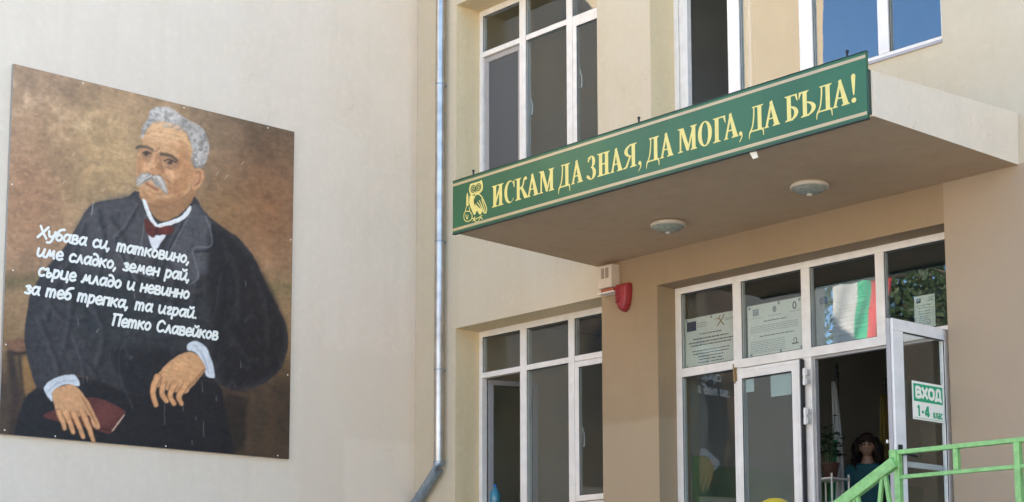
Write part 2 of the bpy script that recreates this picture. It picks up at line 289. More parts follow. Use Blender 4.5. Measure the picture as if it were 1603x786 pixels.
# ---- portrait painter: numpy colours for the painted board, in board pixel units ----
def _hash(ix, iy, s):
    n = (ix*374761393 + iy*668265263 + s*974711) & 0x7fffffff
    n = ((n ^ (n >> 13))*1274126177) & 0x7fffffff
    return ((n ^ (n >> 16)) & 0xffff)/65535.0
def vnoise(x, y, s=0):
    ix = np.floor(x).astype(np.int64); iy = np.floor(y).astype(np.int64)
    fx = x-ix; fy = y-iy; fx = fx*fx*(3-2*fx); fy = fy*fy*(3-2*fy)
    a = _hash(ix, iy, s); b = _hash(ix+1, iy, s); c = _hash(ix, iy+1, s); e = _hash(ix+1, iy+1, s)
    return (a+(b-a)*fx)*(1-fy)+(c+(e-c)*fx)*fy
def fbm(x, y, sc, s=0, o=4):
    t = 0; a = .5
    for k in range(o):
        t = t+a*vnoise(x/sc+7.3*k, y/sc+3.1*k, s+k); a *= .5; sc *= .5
    return t/(1-.5**o)
def smooth(p, n=5, closed=True):
    p = np.array(p, float); N = len(p); out = []
    rng = range(N if closed else N-1)
    for i in rng:
        if closed: a, b, c, e = p[(i-1) % N], p[i], p[(i+1) % N], p[(i+2) % N]
        else: a, b, c, e = p[max(i-1, 0)], p[i], p[i+1], p[min(i+2, N-1)]
        for k in range(n):
            t = k/n
            out.append(.5*((2*b)+(-a+c)*t+(2*a-5*b+4*c-e)*t*t+(-a+3*b-3*c+e)*t**3))
    if not closed: out.append(p[-1])
    return np.array(out)
class Painter:
    def __init__(s, X, Y):
        s.X = X; s.Y = Y; s.img = np.zeros(X.shape+(3,))
        s.wx = X+(fbm(X, Y, 9, 11)-.5)*4; s.wy = Y+(fbm(X, Y, 9, 23)-.5)*4
        s.grain = fbm(X, Y, 5, 31, 3)-.5
    def blend(s, m, col, a):
        col = np.array(col, float)
        if col.ndim == 1: col = col*np.ones(3)
        c = col+(s.grain[m]*14)[:, None]
        s.img[m] = s.img[m]*(1-a[:, None])+c*a[:, None]
    def _box(s, p, pad):
        return (s.X > p[:, 0].min()-pad) & (s.X < p[:, 0].max()+pad) & (s.Y > p[:, 1].min()-pad) & (s.Y < p[:, 1].max()+pad)
    def poly(s, pts, col, soft=1.2, alpha=1, sm=True, wob=.6):
        p = smooth(pts) if sm else np.array(pts, float)
        m = s._box(p, soft*3+4); 
        if not m.any(): return
        x = s.X[m]*(1-wob)+s.wx[m]*wob; y = s.Y[m]*(1-wob)+s.wy[m]*wob
        dm = np.full(x.shape, 1e9); ins = np.zeros(x.shape, bool)
        for i in range(len(p)):
            x0, y0 = p[i-1]; x1, y1 = p[i]; dx, dy = x1-x0, y1-y0
            t = np.clip(((x-x0)*dx+(y-y0)*dy)/(dx*dx+dy*dy+1e-9), 0, 1)
            dm = np.minimum(dm, (x-x0-t*dx)**2+(y-y0-t*dy)**2)
            if y0 != y1: ins ^= ((y0 > y) != (y1 > y)) & (x < dx*(y-y0)/dy+x0)
        dd = np.sqrt(dm)*np.where(ins, 1, -1)
        a = np.clip(.5+dd/(2*soft), 0, 1); a = a*a*(3-2*a)
        s.blend(m, col, a*alpha)
    def line(s, pts, w, col, soft=1, alpha=1, w2=None, wob=.5):
        p = smooth(pts, 5, False) if len(pts) > 2 else np.array(pts, float)
        w2 = w if w2 is None else w2
        m = s._box(p, max(w, w2)+soft*3+4)
        if not m.any(): return
        x = s.X[m]*(1-wob)+s.wx[m]*wob; y = s.Y[m]*(1-wob)+s.wy[m]*wob
        dm = np.full(x.shape, 1e9); N = len(p)-1
        for i in range(N):
            x0, y0 = p[i]; x1, y1 = p[i+1]; dx, dy = x1-x0, y1-y0
            t = np.clip(((x-x0)*dx+(y-y0)*dy)/(dx*dx+dy*dy+1e-9), 0, 1)
            ww = (w+(w2-w)*(i+t)/N)/2
            dm = np.minimum(dm, np.hypot(x-x0-t*dx, y-y0-t*dy)-ww)
        a = np.clip(.5-dm/(2*soft), 0, 1)
        s.blend(m, col, a*alpha)
    def blob(s, x0, y0, rx, ry, col, alpha=1, ang=0):
        c, n = math.cos(ang), math.sin(ang); R = max(rx, ry)*2.2
        m = (abs(s.X-x0) < R) & (abs(s.Y-y0) < R)
        if not m.any(): return
        dx = s.X[m]-x0; dy = s.Y[m]-y0
        q = ((dx*c+dy*n)/rx)**2+((-dx*n+dy*c)/ry)**2
        s.blend(m, col, np.exp(-q*1.2)*alpha)
def paint_portrait(X, Y):
    P = Painter(X, Y); n1 = fbm(X, Y, 60, 1); n2 = fbm(X, Y, 22, 5); n3 = fbm(X, Y, 7, 9, 3)
    # backdrop of mottled ochre and umber
    u = np.clip((X-20)/440, 0, 1); v = np.clip((Y-100)/600, 0, 1)
    base = np.array([158, 132, 102])+0*P.img
    def mix(c, a):
        nonlocal base
        a = np.clip(a, 0, 1)[..., None]; base = base*(1-a)+np.array(c, float)*a
    mix([178, 150, 108], np.exp(-((X-150)/95)**2-((Y-250)/110)**2)*.9)
    mix([158, 120, 90], np.exp(-((X-45)/60)**2-((Y-320)/120)**2)*.8)
    mix([86, 75, 62], np.clip((X-285)/110, 0, 1)*np.clip(1-(Y-150)/240, 0, 1)*1.1)
    mix([134, 96, 66], np.exp(-((X-415)/70)**2-((Y-330)/110)**2)*.9)
    mix([140, 108, 72], np.exp(-((X-345)/50)**2-((Y-335)/45)**2)*.8)
    mix([122, 98, 64], np.clip((Y-410)/120, 0, 1)*.7)
    mix([62, 51, 40], np.clip((Y-540)/70, 0, 1)*.9)
    mix([104, 98, 64], np.exp(-((Y-440-X*.03)/14)**2)*.55)
    k = (.94+(n1-.5)*.2+(n2-.5)*.18+(n3-.5)*.16)[..., None]
    P.img = base*k
    P.img += ((np.clip(n2-.55, 0, 1)*95)*np.exp(-((X-90)/80)**2-((Y-170)/70)**2))[..., None]
    for i in range(150):
        a = _hash(np.int64(i), np.int64(3), 5); b = _hash(np.int64(i), np.int64(7), 6); e = _hash(np.int64(i), np.int64(9), 8)
        x0 = 20+a*430; y0 = 110+b*330; t = e*6.28; L = 5+e*9
        P.line([(x0, y0), (x0+L*math.cos(t), y0+L*math.sin(t)*.6), (x0+L*1.6*math.cos(t+.6), y0+L*math.sin(t+.6))], 2.5, (178, 148, 112) if i % 2 else (92, 72, 54), 2, .22)
    # chair
    P.poly([(10, 535), (32, 530), (42, 540), (40, 552), (22, 556), (12, 550)], (112, 82, 62), 2.5)
    P.line([(14, 552), (26, 554), (40, 553)], 5, (46, 34, 28), 2)
    P.line([(16, 556), (20, 590), (24, 625), (16, 690)], 13, (52, 41, 33), 4)
    P.line([(12, 600), (10, 640), (6, 690)], 8, (66, 54, 42), 4, .7)
    P.line([(30, 556), (32, 585), (40, 622)], 5, (66, 51, 38), 2)
    P.poly([(38, 556), (50, 580), (57, 607), (42, 622), (36, 590)], (140, 106, 62), 3, .8)
    P.poly([(352, 612), (378, 606), (392, 640), (380, 700), (348, 706)], (36, 30, 26), 6, .8)
    P.line([(358, 612), (384, 619)], 9, (74, 58, 46), 3, .8)
    P.line([(394, 620), (388, 660), (392, 706)], 7, (92, 72, 54), 5, .5)
    P.line([(416, 606), (424, 650), (418, 700)], 12, (84, 66, 48), 7, .45)
    # trousers and coat
    P.poly([(50, 612), (110, 590), (200, 600), (300, 585), (340, 600), (352, 640), (356, 745), (200, 748), (16, 735), (20, 690), (32, 640)], (27, 26, 28), 3)
    coat = [(217, 300), (196, 309), (152, 317), (136, 328), (120, 355), (100, 388), (72, 420), (48, 460), (40, 505), (38, 535), (46, 570), (58, 606), (90, 606), (120, 588), (165, 600), (190, 612), (225, 620),
            (300, 600), (332, 598), (372, 612), (412, 600), (440, 575), (450, 540), (446, 505), (425, 462), (408, 425), (394, 398), (372, 372), (340, 350), (318, 330), (300, 306), (260, 330)]
    P.poly(coat, (47, 46, 48), 1.8)
    P.poly([(150, 320), (210, 308), (232, 345), (240, 400), (200, 440), (140, 440), (118, 400), (124, 352)], (76, 75, 77), 10, .8)
    P.poly([(300, 320), (332, 352), (345, 405), (300, 440), (260, 420), (262, 380)], (80, 81, 85), 6, .85)
    P.poly([(120, 430), (240, 440), (330, 470), (345, 520), (250, 545), (120, 520)], (42, 47, 48), 16, .8)
    P.poly([(330, 360), (390, 402), (436, 480), (446, 540), (420, 590), (350, 600), (330, 500)], (25, 25, 27), 9, .9)
    P.poly([(60, 470), (110, 460), (140, 540), (120, 590), (66, 600), (46, 545)], (52, 52, 54), 10, .6)
    P.poly([(180, 545), (310, 560), (300, 610), (210, 620), (190, 590)], (27, 28, 31), 9, .9)
    for i in range(170):
        a = _hash(np.int64(i), np.int64(31), 2); b = _hash(np.int64(i), np.int64(17), 4); e = _hash(np.int64(i), np.int64(5), 1)
        x0 = 60+a*320; y0 = 325+b*250; L = 10+e*18; t = 1.1+e*1.2+(a-.5)
        if x0 < 120 and y0 < 400: continue
        if x0 > 330 and y0 < 385: continue
        P.line([(x0, y0), (x0+L*math.cos(t), y0+L*math.sin(t))], 3, (78, 80, 88) if i % 3 else (20, 20, 24), 3, .2)
    folds = [[(150, 330), (160, 380), (150, 440)], [(130, 350), (112, 400), (84, 450), (70, 500)], [(96, 420), (110, 470), (100, 540)], [(60, 500), (84, 560), (92, 600)], [(140, 470), (160, 520), (150, 570)], [(170, 340), (190, 372), (214, 430)], [(250, 400), (270, 440), (262, 520)], [(310, 430), (300, 480), (312, 540)], [(350, 380), (372, 430), (372, 500)], [(395, 420), (416, 480), (420, 540)], [(360, 520), (390, 560), (420, 570)], [(210, 460), (250, 470), (310, 458)], [(200, 520), (240, 530), (290, 520)], [(80, 480), (104, 500), (130, 498)], [(110, 560), (134, 566), (150, 590)]]
    for i, f in enumerate(folds):
        f2 = [(x+5, y+2) for x, y in f]
        P.line(f, 7, (86, 86, 88) if f[0][0] < 330 else (62, 62, 64), 5, .5); P.line(f2, 5, (20, 20, 22), 4, .6)
    for i in range(420):
        a = _hash(np.int64(i), np.int64(71), 2); b = _hash(np.int64(i), np.int64(57), 4); e = _hash(np.int64(i), np.int64(35), 1)
        x0 = 48+a*390; y0 = 325+b*275; k_ = 0
        if x0 < 135 and y0 < 500-(x0-48)*2.0: continue
        if x0 > 320 and y0 < 335+(x0-320)*1.25: continue
        t = .9+e*1.4; L = 5+a*9
        P.line([(x0, y0), (x0+L*math.cos(t), y0+L*math.sin(t))], 2.2+2*e, (88, 90, 96) if i % 5 < 2 else (24, 25, 28), 1.6, .16)
    P.line([(228, 336), (218, 392), (206, 420), (240, 436)], 2, (112, 112, 114), 1.5, .7)
    P.line([(214, 320), (196, 352), (178, 372), (196, 384), (184, 396), (214, 440)], 2.4, (104, 104, 107), 2, .6); P.line([(216, 324), (200, 354), (184, 374)], 4, (24, 24, 26), 2.5, .6)
    P.line([(300, 322), (284, 352), (262, 396), (256, 420)], 3, (22, 22, 24), 2, .7); P.line([(303, 322), (288, 352), (266, 394)], 2, (112, 113, 116), 1.6, .6)
    P.line([(181, 372), (196, 410), (212, 444), (260, 470)], 2.5, (26, 27, 31), 2, .8)
    P.line([(322, 340), (330, 364), (329, 386), (302, 390), (310, 432), (296, 446)], 2, (116, 118, 122), 1.4, .75); P.line([(333, 352), (333, 388), (306, 394)], 3, (20, 20, 22), 2, .7)
    P.line([(262, 400), (232, 446), (228, 500), (190, 545), (188, 590), (208, 640)], 1.6, (72, 74, 80), 1.6, .55)
    P.line([(146, 318), (143, 336)], 2, (150, 148, 148), 1, .8)
    P.line([(110, 520), (124, 560), (130, 600)], 2.5, (84, 84, 92), 2, .5)
    P.line([(352, 420), (350, 480), (336, 560)], 4, (18, 18, 21), 3, .7)
    P.line([(345, 430), (332, 500), (300, 490)], 2, (70, 74, 80), 2, .4)
    for y0, x0 in ((465, 232), (510, 210), (560, 205)): P.blob(x0, y0, 3.5, 3.5, (74, 76, 82), .8)
    # neck, face, ear
    skin = (188, 150, 110)
    P.poly([(222, 300), (300, 292), (302, 312), (282, 335), (256, 347), (240, 338), (228, 322)], (146, 110, 78), 1.5)
    face = [(223, 212), (224, 228), (214, 243), (213, 268), (216, 287), (219, 303), (229, 315), (250, 321), (276, 314), (297, 297), (303, 268), (302, 240), (296, 220), (286, 202), (260, 190), (237, 192)]
    P.poly(face, skin, 1.4)
    P.poly([(302, 266), (310, 262), (318, 267), (319, 279), (312, 292), (303, 298), (299, 286)], (180, 136, 100), 1.3)
    P.line([(306, 270), (313, 270), (312, 284), (305, 290)], 2, (118, 76, 52), 1.2, .7)
    P.poly([(238, 194), (262, 192), (284, 204), (290, 222), (262, 226), (236, 220)], (206, 170, 130), 7, .7)
    P.poly([(282, 240), (300, 246), (300, 285), (280, 308), (262, 300), (270, 268)], (166, 122, 84), 7, .8)
    P.poly([(222, 300), (236, 308), (262, 312), (286, 304), (272, 318), (250, 322), (230, 316)], (136, 98, 68), 4, .7)
    P.poly([(214, 248), (222, 250), (222, 276), (215, 280)], (160, 118, 84), 4, .8)
    P.blob(268, 272, 13, 10, (202, 160, 120), .7); P.blob(228, 262, 7, 8, (200, 154, 112), .7)
    P.blob(256, 207, 20, 9, (216, 178, 136), .75); P.blob(272, 276, 9, 7, (204, 162, 122), .5); P.blob(247, 240, 4, 8, (204, 164, 124), .5)
    for yy in (206, 213): P.line([(236, yy), (256, yy+2), (282, yy+8)], 1.2, (150, 108, 74), 1.2, .4)
    P.line([(262, 282), (272, 292), (274, 304)], 2, (140, 98, 68), 2, .6)
    sk = [((226, 252), (218, 262), (168, 126, 90)), ((250, 262), (262, 276), (148, 104, 72)), ((262, 270), (282, 262), (206, 160, 118)), ((276, 286), (292, 272), (150, 108, 76)), ((256, 300), (276, 296), (158, 114, 80)), ((284, 226), (296, 246), (158, 116, 80)), ((240, 200), (280, 208), (208, 166, 122)), ((228, 220), (250, 226), (192, 150, 110)), ((270, 232), (288, 240), (176, 132, 94)), ((222, 296), (228, 306), (158, 116, 82)), ((240, 314), (262, 316), (150, 108, 76)), ((286, 250), (294, 262), (176, 130, 92)), ((262, 222), (284, 226), (196, 152, 112))]
    for a, b, c in sk: P.line([a, ((a[0]+b[0])/2+1, (a[1]+b[1])/2+2), b], 7, c, 4, .55)
    for i in range(130):
        a = _hash(np.int64(i), np.int64(91), 2); b = _hash(np.int64(i), np.int64(87), 4); e = _hash(np.int64(i), np.int64(95), 1)
        x0 = 222+a*72; y0 = 198+b*110
        if x0 > 280 and y0 > 290: continue
        P.line([(x0, y0), (x0+5*math.cos(e*6), y0+5*math.sin(e*6))], 2.4, (216, 174, 130) if i % 2 else (140, 98, 68), 1.6, .14)
    P.line([(252, 276), (262, 284), (266, 296)], 2.5, (132, 92, 64), 2, .6); P.line([(262, 262), (272, 266), (280, 262)], 2, (140, 98, 70), 1.6, .6); P.line([(222, 251), (230, 254), (238, 251)], 2, (146, 104, 74), 1.6, .6)
    # eyes
    P.poly([(219, 236), (228, 234), (242, 240), (238, 248), (226, 249), (219, 244)], (140, 104, 76), 3, .6)
    P.poly([(252, 248), (264, 246), (280, 254), (274, 262), (260, 260)], (140, 104, 76), 3, .6)
    P.line([(215, 231), (222, 229.5), (231, 231), (240, 236.5)], 4.6, (66, 56, 48), 2, .9, 3.4)
    P.line([(252, 241), (260, 242), (268, 245), (277, 251)], 5.4, (62, 52, 45), 2, .9, 3.4)
    P.line([(223, 240), (229, 237.5), (237, 241)], 1.6, (40, 30, 26), .8)
    P.line([(258, 252.5), (265, 250), (275, 254.8)], 1.6, (40, 30, 26), .8)
    P.poly([(223, 241), (229, 239), (236, 242), (229, 245)], (150, 124, 102), 1, .75)
    P.poly([(259, 254), (266, 251.5), (274, 255.5), (266, 258)], (150, 124, 102), 1, .75)
    P.blob(228.5, 241, 3.6, 3.2, (34, 25, 21), 1); P.blob(266, 254.2, 3.8, 3.4, (34, 25, 21), 1); P.blob(227.6, 240, 1, 1, (170, 150, 130), .7); P.blob(265, 253, 1, 1, (170, 150, 130), .7)
    P.line([(224, 249), (231, 251), (238, 249)], 1.4, (150, 108, 80), 1.2, .7); P.line([(258, 261), (267, 264), (275, 261)], 1.4, (128, 88, 64), 1.2, .7)
    # nose
    P.poly([(243, 240), (249, 244), (253, 262), (254, 271), (246, 275), (240, 262)], (158, 112, 78), 2.5, .75)
    P.line([(243, 236), (238, 252), (231, 264)], 4, (206, 164, 124), 2.5, .8)
    P.poly([(229, 264), (236, 262), (248, 268), (253, 273), (240, 275), (231, 271)], (176, 132, 96), 2.5)
    P.line([(250, 246), (253, 258), (255, 270)], 3, (132, 92, 66), 2, .65); P.line([(247, 250), (241, 262)], 3, (204, 164, 124), 2, .6); P.blob(232, 264, 4, 4, (212, 172, 132), .7)
    P.line([(232, 272), (240, 275.5), (250, 274.5)], 2, (92, 58, 42), 1.2, .85)
    P.line([(244, 237), (249, 232)], 2, (96, 66, 50), 1.4, .6)
    # mouth and moustache
    P.line([(229, 287), (237, 292), (247, 297)], 4, (126, 76, 58), 2, .8); P.line([(232, 298), (240, 303), (250, 304)], 3, (150, 106, 76), 2.5, .7); P.blob(238, 311, 9, 5, (196, 150, 108), .6)
    P.poly([(213, 287), (216, 277), (223, 271.5), (232, 271), (239, 275), (247, 274), (255, 280), (260, 291), (262.5, 304), (256, 301), (250, 294), (243, 291), (238, 283), (230, 283.5), (222, 289), (216, 291)], (150, 144, 136), 1.6)
    for a, b in (((236, 275), (220, 286)), ((230, 273), (215, 290)), ((244, 276), (256, 296)), ((248, 277), (260, 300)), ((240, 277), (250, 292)), ((226, 274), (216, 284))):
        P.line([a, ((a[0]+b[0])/2+1, (a[1]+b[1])/2-1.5), b], 2, (218, 214, 206), 1, .7, 1)
    for a, b in (((238, 278), (226, 284)), ((243, 279), (251, 295)), ((238, 280), (244, 288))):
        P.line([a, b], 1.4, (96, 88, 82), 1, .6)
    # hair
    hair = [(221, 217), (223, 198), (232, 185), (235, 173), (250, 167.5), (266, 169), (282, 180), (301, 191), (317, 201), (326, 220), (327, 236), (322, 255), (316, 263), (306, 263), (302, 255), (301, 236), (294.5, 211), (285, 199.5), (263, 191.5), (244, 190), (231, 201), (225, 214)]
    P.poly(hair, (146, 143, 138), 1.6)
    P.poly([(236, 174), (250, 168), (268, 171), (284, 184), (262, 190), (240, 188)], (188, 186, 180), 4, .7)
    for i in range(150):
        a = _hash(np.int64(i), np.int64(41), 2); b = _hash(np.int64(i), np.int64(13), 4)
        if i < 60: x0 = 232+a*78; y0 = 174+(x0-232)*.36+b*13
        else: x0 = 300+a*23; y0 = 205+b*52
        t = 2.4*b+a*2
        P.line([(x0, y0), (x0+4*math.cos(t), y0+4*math.sin(t))], 2.4, (184, 182, 176) if i % 2 else (112, 109, 105), 1.4, .38)
    q = smooth(hair); hm = P._box(q, 0); hx, hy = X[hm], Y[hm]; ins = np.zeros(hx.shape, bool)
    for i in range(len(q)):
        x0, y0 = q[i-1]; x1, y1 = q[i]
        if y0 != y1: ins ^= ((y0 > hy) != (y1 > hy)) & (hx < (x1-x0)*(hy-y0)/(y1-y0)+x0)
    cur = np.sin((fbm(hx, hy, 9, 61)*9+fbm(hx, hy, 5, 63)*4)*1.1)*.5+.5; cur = cur*np.where(ins, 1, 0)
    tmp = P.img[hm]; P.img[hm] = tmp*(1-.32*ins[:, None])+np.stack([96+cur*116, 93+cur*114, 88+cur*110], 1)*.32*ins[:, None]
    P.line([(322, 258), (306, 262), (302, 248)], 3, (92, 86, 78), 2, .6)
    # collar, tie, shirt
    P.poly([(228, 348), (245, 368), (260, 366), (244, 391), (238, 390)], (208, 210, 214), 1.2)
    P.poly([(223, 312), (229, 316), (234, 332), (245, 349), (250, 350), (282, 339), (297, 322), (299, 328), (285, 345), (247, 358), (232, 342), (225, 322)], (214, 214, 214), 1)
    P.poly([(226, 343), (236, 348), (247, 356), (266, 353), (272, 361), (262, 368), (246, 366), (240, 372), (229, 364)], (84, 40, 34), 1.4)
    P.blob(258, 359, 6, 4, (118, 56, 44), .7); P.line([(246, 357), (243, 367)], 2.5, (50, 24, 22), 1.2)
    # left cuff, book, hand
    P.poly([(134, 622), (170, 629), (194, 642), (194, 651), (174, 678), (146, 672), (72, 655), (74, 646), (90, 640)], (84, 45, 41), 1.4)
    P.poly([(150, 632), (188, 643), (172, 664), (148, 660)], (98, 54, 48), 4, .6)
    P.line([(176, 674), (194, 650)], 2.2, (176, 160, 140), .8); P.line([(146, 668), (172, 674)], 2, (58, 26, 25), 1)
    P.poly([(69, 604), (92, 590), (116, 587), (124, 604), (100, 602), (84, 614), (82, 629), (74, 620)], (186, 194, 200), 1.3)
    P.line([(76, 612), (94, 598), (118, 596)], 1.5, (130, 138, 148), 1.2, .6)
    hand = (186, 142, 102); dk = (112, 72, 46)
    P.poly([(82, 616), (92, 606), (112, 602), (125, 611), (138, 628), (147, 646), (156, 667), (152, 672), (144, 667), (141, 655), (136, 650), (112, 655), (92, 655), (86, 640)], hand, 1.3)
    for pts, w in (([(92, 645), (98, 660), (101, 671)], 9), ([(102, 646), (110, 664), (114, 677)], 9), ([(114, 645), (124, 668), (130, 684)], 9), ([(127, 642), (138, 668), (146, 690)], 9)):
        P.line(pts, w+2.2, dk, 1, .9, w*.62+1.5); P.line(pts, w, (190, 144, 102), 1, 1, w*.62)
        P.line([(pts[0][0]-1, pts[0][1]), (pts[1][0]-1.5, pts[1][1])], 3, (212, 158, 112), 1.6, .6)
    P.poly([(92, 612), (112, 606), (126, 620), (134, 640), (112, 644), (92, 642)], (188, 144, 104), 4, .9)
    P.blob(106, 622, 12, 8, (208, 156, 112), .6); P.line([(128, 622), (138, 640), (150, 664)], 2, dk, 1.6, .6)
    # right cuff and hand
    P.poly([(293, 540), (303, 534), (317, 538), (328, 555), (335, 580), (335, 592), (322, 589), (317, 570), (306, 552), (294, 549)], (190, 198, 205), 1.3)
    P.line([(305, 541), (318, 558), (326, 584)], 1.5, (128, 136, 148), 1.2, .7); P.line([(316, 592), (333, 594)], 3, (18, 18, 20), 1)
    P.poly([(238, 600), (246, 586), (258, 573), (276, 558), (294, 551), (309, 556), (321, 576), (312, 592), (298, 608), (290, 616), (262, 612), (248, 606), (241, 614)], (186, 142, 102), 1.4)
    for pts, w in (([(246, 590), (239, 612), (244, 634)], 9.5), ([(258, 594), (253, 614), (260, 628)], 9.5), ([(274, 600), (266, 618), (272, 632)], 9.5), ([(292, 600), (280, 620), (284, 632)], 9.5)):
        P.line(pts, w+2.2, dk, 1, .9, w*.7+1.5); P.line(pts, w, (190, 144, 102), 1, 1, w*.7)
        P.line([(pts[0][0]-1, pts[0][1]), (pts[1][0]-1, pts[1][1])], 3.2, (214, 158, 110), 1.8, .6)
    P.poly([(252, 586), (276, 562), (298, 556), (310, 570), (300, 596), (272, 602)], (192, 148, 106), 5, .9)
    P.blob(278, 574, 14, 8, (214, 162, 116), .7, -.5); P.line([(296, 606), (310, 590), (320, 578)], 2.5, dk, 2, .6)
    for x0 in (258, 273, 288): P.blob(x0, 598-(x0-258)*.05, 4, 3, (158, 108, 72), .5)
    # fine scratches and flaked paint of an old outdoor board
    for i, (x0, y0, L) in enumerate(((257, 632, 32), (286, 634, 9), (306, 652, 6), (318, 660, 24), (316, 598, 16), (376, 566, 10), (418, 412, 9), (122, 500, 9), (384, 440, 8), (136, 590, 8), (210, 460, 8), (338, 620, 8), (300, 690, 6))):
        P.line([(x0, y0), (x0+.5, y0+L)], 1.1, (150, 150, 148), .8, .55)
    for x0, y0 in ((112, 245), (200, 300), (338, 275), (352, 280), (378, 258), (98, 288), (150, 520), (160, 300)):
        P.line([(x0, y0), (x0+4, y0-5)], 1, (196, 186, 168), .7, .7)
    br = fbm(X*1.0+Y*.4, Y*2.2-X*.6, 8, 77, 3)-.5; br2 = fbm(X*2.4, Y*.9, 7, 79, 3)-.5
    P.img = P.img*(1+(br*.13+br2*.10)[..., None])+(br*6)[..., None]
    return np.clip(P.img, 4, 235)
# ------------------------------------------------------------------ materials
CREAM = alb(193, 188, 170, .91); WHITEW = alb(212, 204, 189, 1.0); TAN = alb(150, 135, 112, .92)
M_white_wall = plaster('white_plaster', WHITEW, (.84, .81, .76), .42, patch=[([(1, -1.42, None), (2, None, 4.58)], (.965, .96, .95), .03), ([(1, -.9, None), (2, None, 3.7)], (1.02, 1.02, 1.02), .03)])
M_cream = plaster('cream_plaster', CREAM, (.82, .76, .62), .4, spots=.8)
M_reveal = plaster('reveal_plaster', alb(202, 193, 164, 1.0), (.8, .72, .55), .45, spots=1)
M_tan = plaster('tan_plaster', TAN, (.84, .78, .7), .45, patch=[([(0, 2.0, 3.8), (2, None, 3.63)], (1.1, 1.16, 1.22), .02), ([(0, 6.447, None)], (1.2, 1.26, 1.42), .004)])  # paler right of doorway: paint difference plus canopy shade put into the colour
M_canopy = plaster('canopy_plaster', alb(208, 202, 188, 1.0), (.76, .74, .74), .5, spots=.7)
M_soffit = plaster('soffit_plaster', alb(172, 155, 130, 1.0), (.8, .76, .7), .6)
M_pvc = simple('white_plastic', alb(213, 217, 219, 1.0), .36, spec=.5, var=.07, vs_=9)
M_pvc_grey = simple('grey_plastic', alb(150, 152, 156, 1.0), .4, var=.05)
M_pvc_dim = simple('shaded_plastic', alb(128, 132, 138, 1.0), .5, var=.08, vs_=5)  # frame plastic greyed, shade on the open casement put into the colour
M_gasket = simple('black_rubber', (.015, .015, .016), .6)
M_glass = glassmat('window_glass')
M_glass_dark = simple('dark_window', (.02, .025, .03), .1)
M_screen = simple('insect_screen', (.088, .087, .083), .8, var=.12, vs_=160)
M_in_wall = simple('interior_wall', (.30, .28, .24), .8, var=.08, vs_=2)
M_dado = simple('green_dado', (.12, .26, .10), .5)
M_in_floor = simple('interior_floor', (.10, .09, .08), .5)
M_in_ceil = simple('interior_ceiling', (.34, .33, .31), .8)
M_metal = simple('galvanised_steel', (.50, .475, .44), .38, 1, var=.2, vs_=7)
M_metal_dull = simple('weathered_zinc', (.28, .33, .36), .5, .7, var=.2, vs_=14)
M_dark = simple('dark_metal', (.03, .03, .03), .5, .5)
M_sign = simple('green_sign_paint', alb(38, 92, 60, .95), .42, spec=.4, var=.14, vs_=1.6, coat=.06)
M_stripe = simple('beige_stripe_paint', alb(176, 160, 124, .95), .3, spec=.7, var=.06)
M_yellow = simple('yellow_lettering', alb(212, 204, 122, .92), .4, var=.05, vs_=12)
M_rail = simple('green_rail_paint', alb(124, 180, 110, .93), .45, spec=.5, var=.2, vs_=22, bump=.25, bs=90)
M_letter = simple('white_lettering', alb(240, 240, 234, .93), .4, var=.02)
M_ink = simple('dark_ink', (.11, .11, .11), .6)
M_grey_ink = simple('grey_ink', (.30, .30, .29), .6)
M_eu = simple('blue_emblem', (.025, .04, .10), .5)
M_bronze = simple('bronze_emblem', (.28, .17, .06), .4)
M_paper = simple('paper', alb(214, 220, 218, 1.0), .6, var=.05, vs_=4)
M_paper_blue = simple('bluish_paper', alb(170, 190, 196, .95), .6, var=.05)
M_concrete = simple('concrete', (.30, .29, .27), .85, var=.2, vs_=3, bump=.3, bs=30)

# ------------------------------------------------------------------ ground
g = MB(); g.box(-260, 260, -260, 260, -.4, 0)
gm = simple('paving', (.60, .565, .50), .9, var=.18, vs_=.7, bump=.3, bs=18)
g.build('ground', gm, kind='structure')
sk = MB().box(-.0, 26, -3.6, -.002, .004, .012); sk.build('pavement', simple('pavement_slabs', (.33, .30, .26), .85, var=.15, vs_=2), kind='structure')

# ------------------------------------------------------------------ school building
TH = .40; R1 = .3125; R2 = .231; FL = 1.9
B = thing('school_building', (0, 0, 0), 'pale plastered school building with a projecting entrance canopy and white framed windows', 'building')
def wall_holes(mb, xs, zs, holes, y0, y1, m=0, mr_=None):
    # a wall in the x-z plane with real openings: front and back skins, reveals round each hole
    def inh(x, z): return any(a < x < b and c < z < d for a, b, c, d in holes)
    X = sorted(set(xs+[h[0] for h in holes]+[h[1] for h in holes])); Z = sorted(set(zs+[h[2] for h in holes]+[h[3] for h in holes]))
    X = [x for x in X if xs[0] <= x <= xs[-1]]; Z = [z for z in Z if zs[0] <= z <= zs[-1]]
    for i in range(len(X)-1):
        for j in range(len(Z)-1):
            a, b, c, d = X[i], X[i+1], Z[j], Z[j+1]
            if inh((a+b)/2, (c+d)/2): continue
            mb.add([(a, y0, c), (b, y0, c), (b, y0, d), (a, y0, d)], [(0, 1, 2, 3)], m); mb.add([(a, y1, c), (b, y1, c), (b, y1, d), (a, y1, d)], [(3, 2, 1, 0)], m)
    for a, b, c, d in holes:
        a, b, c, d = max(a, xs[0]), min(b, xs[-1]), max(c, zs[0]), min(d, zs[-1])
        if a >= b or c >= d: continue
        for (p, q), nrm in (((( a, c), (a, d)), 0), (((b, d), (b, c)), 0), (((a, d), (b, d)), 0), (((b, c), (a, c)), 0)):
            on_edge = (p[0] == q[0] and p[0] in (xs[0], xs[-1]) ) or (p[1] == q[1] and p[1] in (zs[0], zs[-1]))
            if on_edge: continue
            mb.add([(p[0], y0, p[1]), (q[0], y0, q[1]), (q[0], y1, q[1]), (p[0], y1, p[1])], [(0, 1, 2, 3)], m if mr_ is None else mr_)
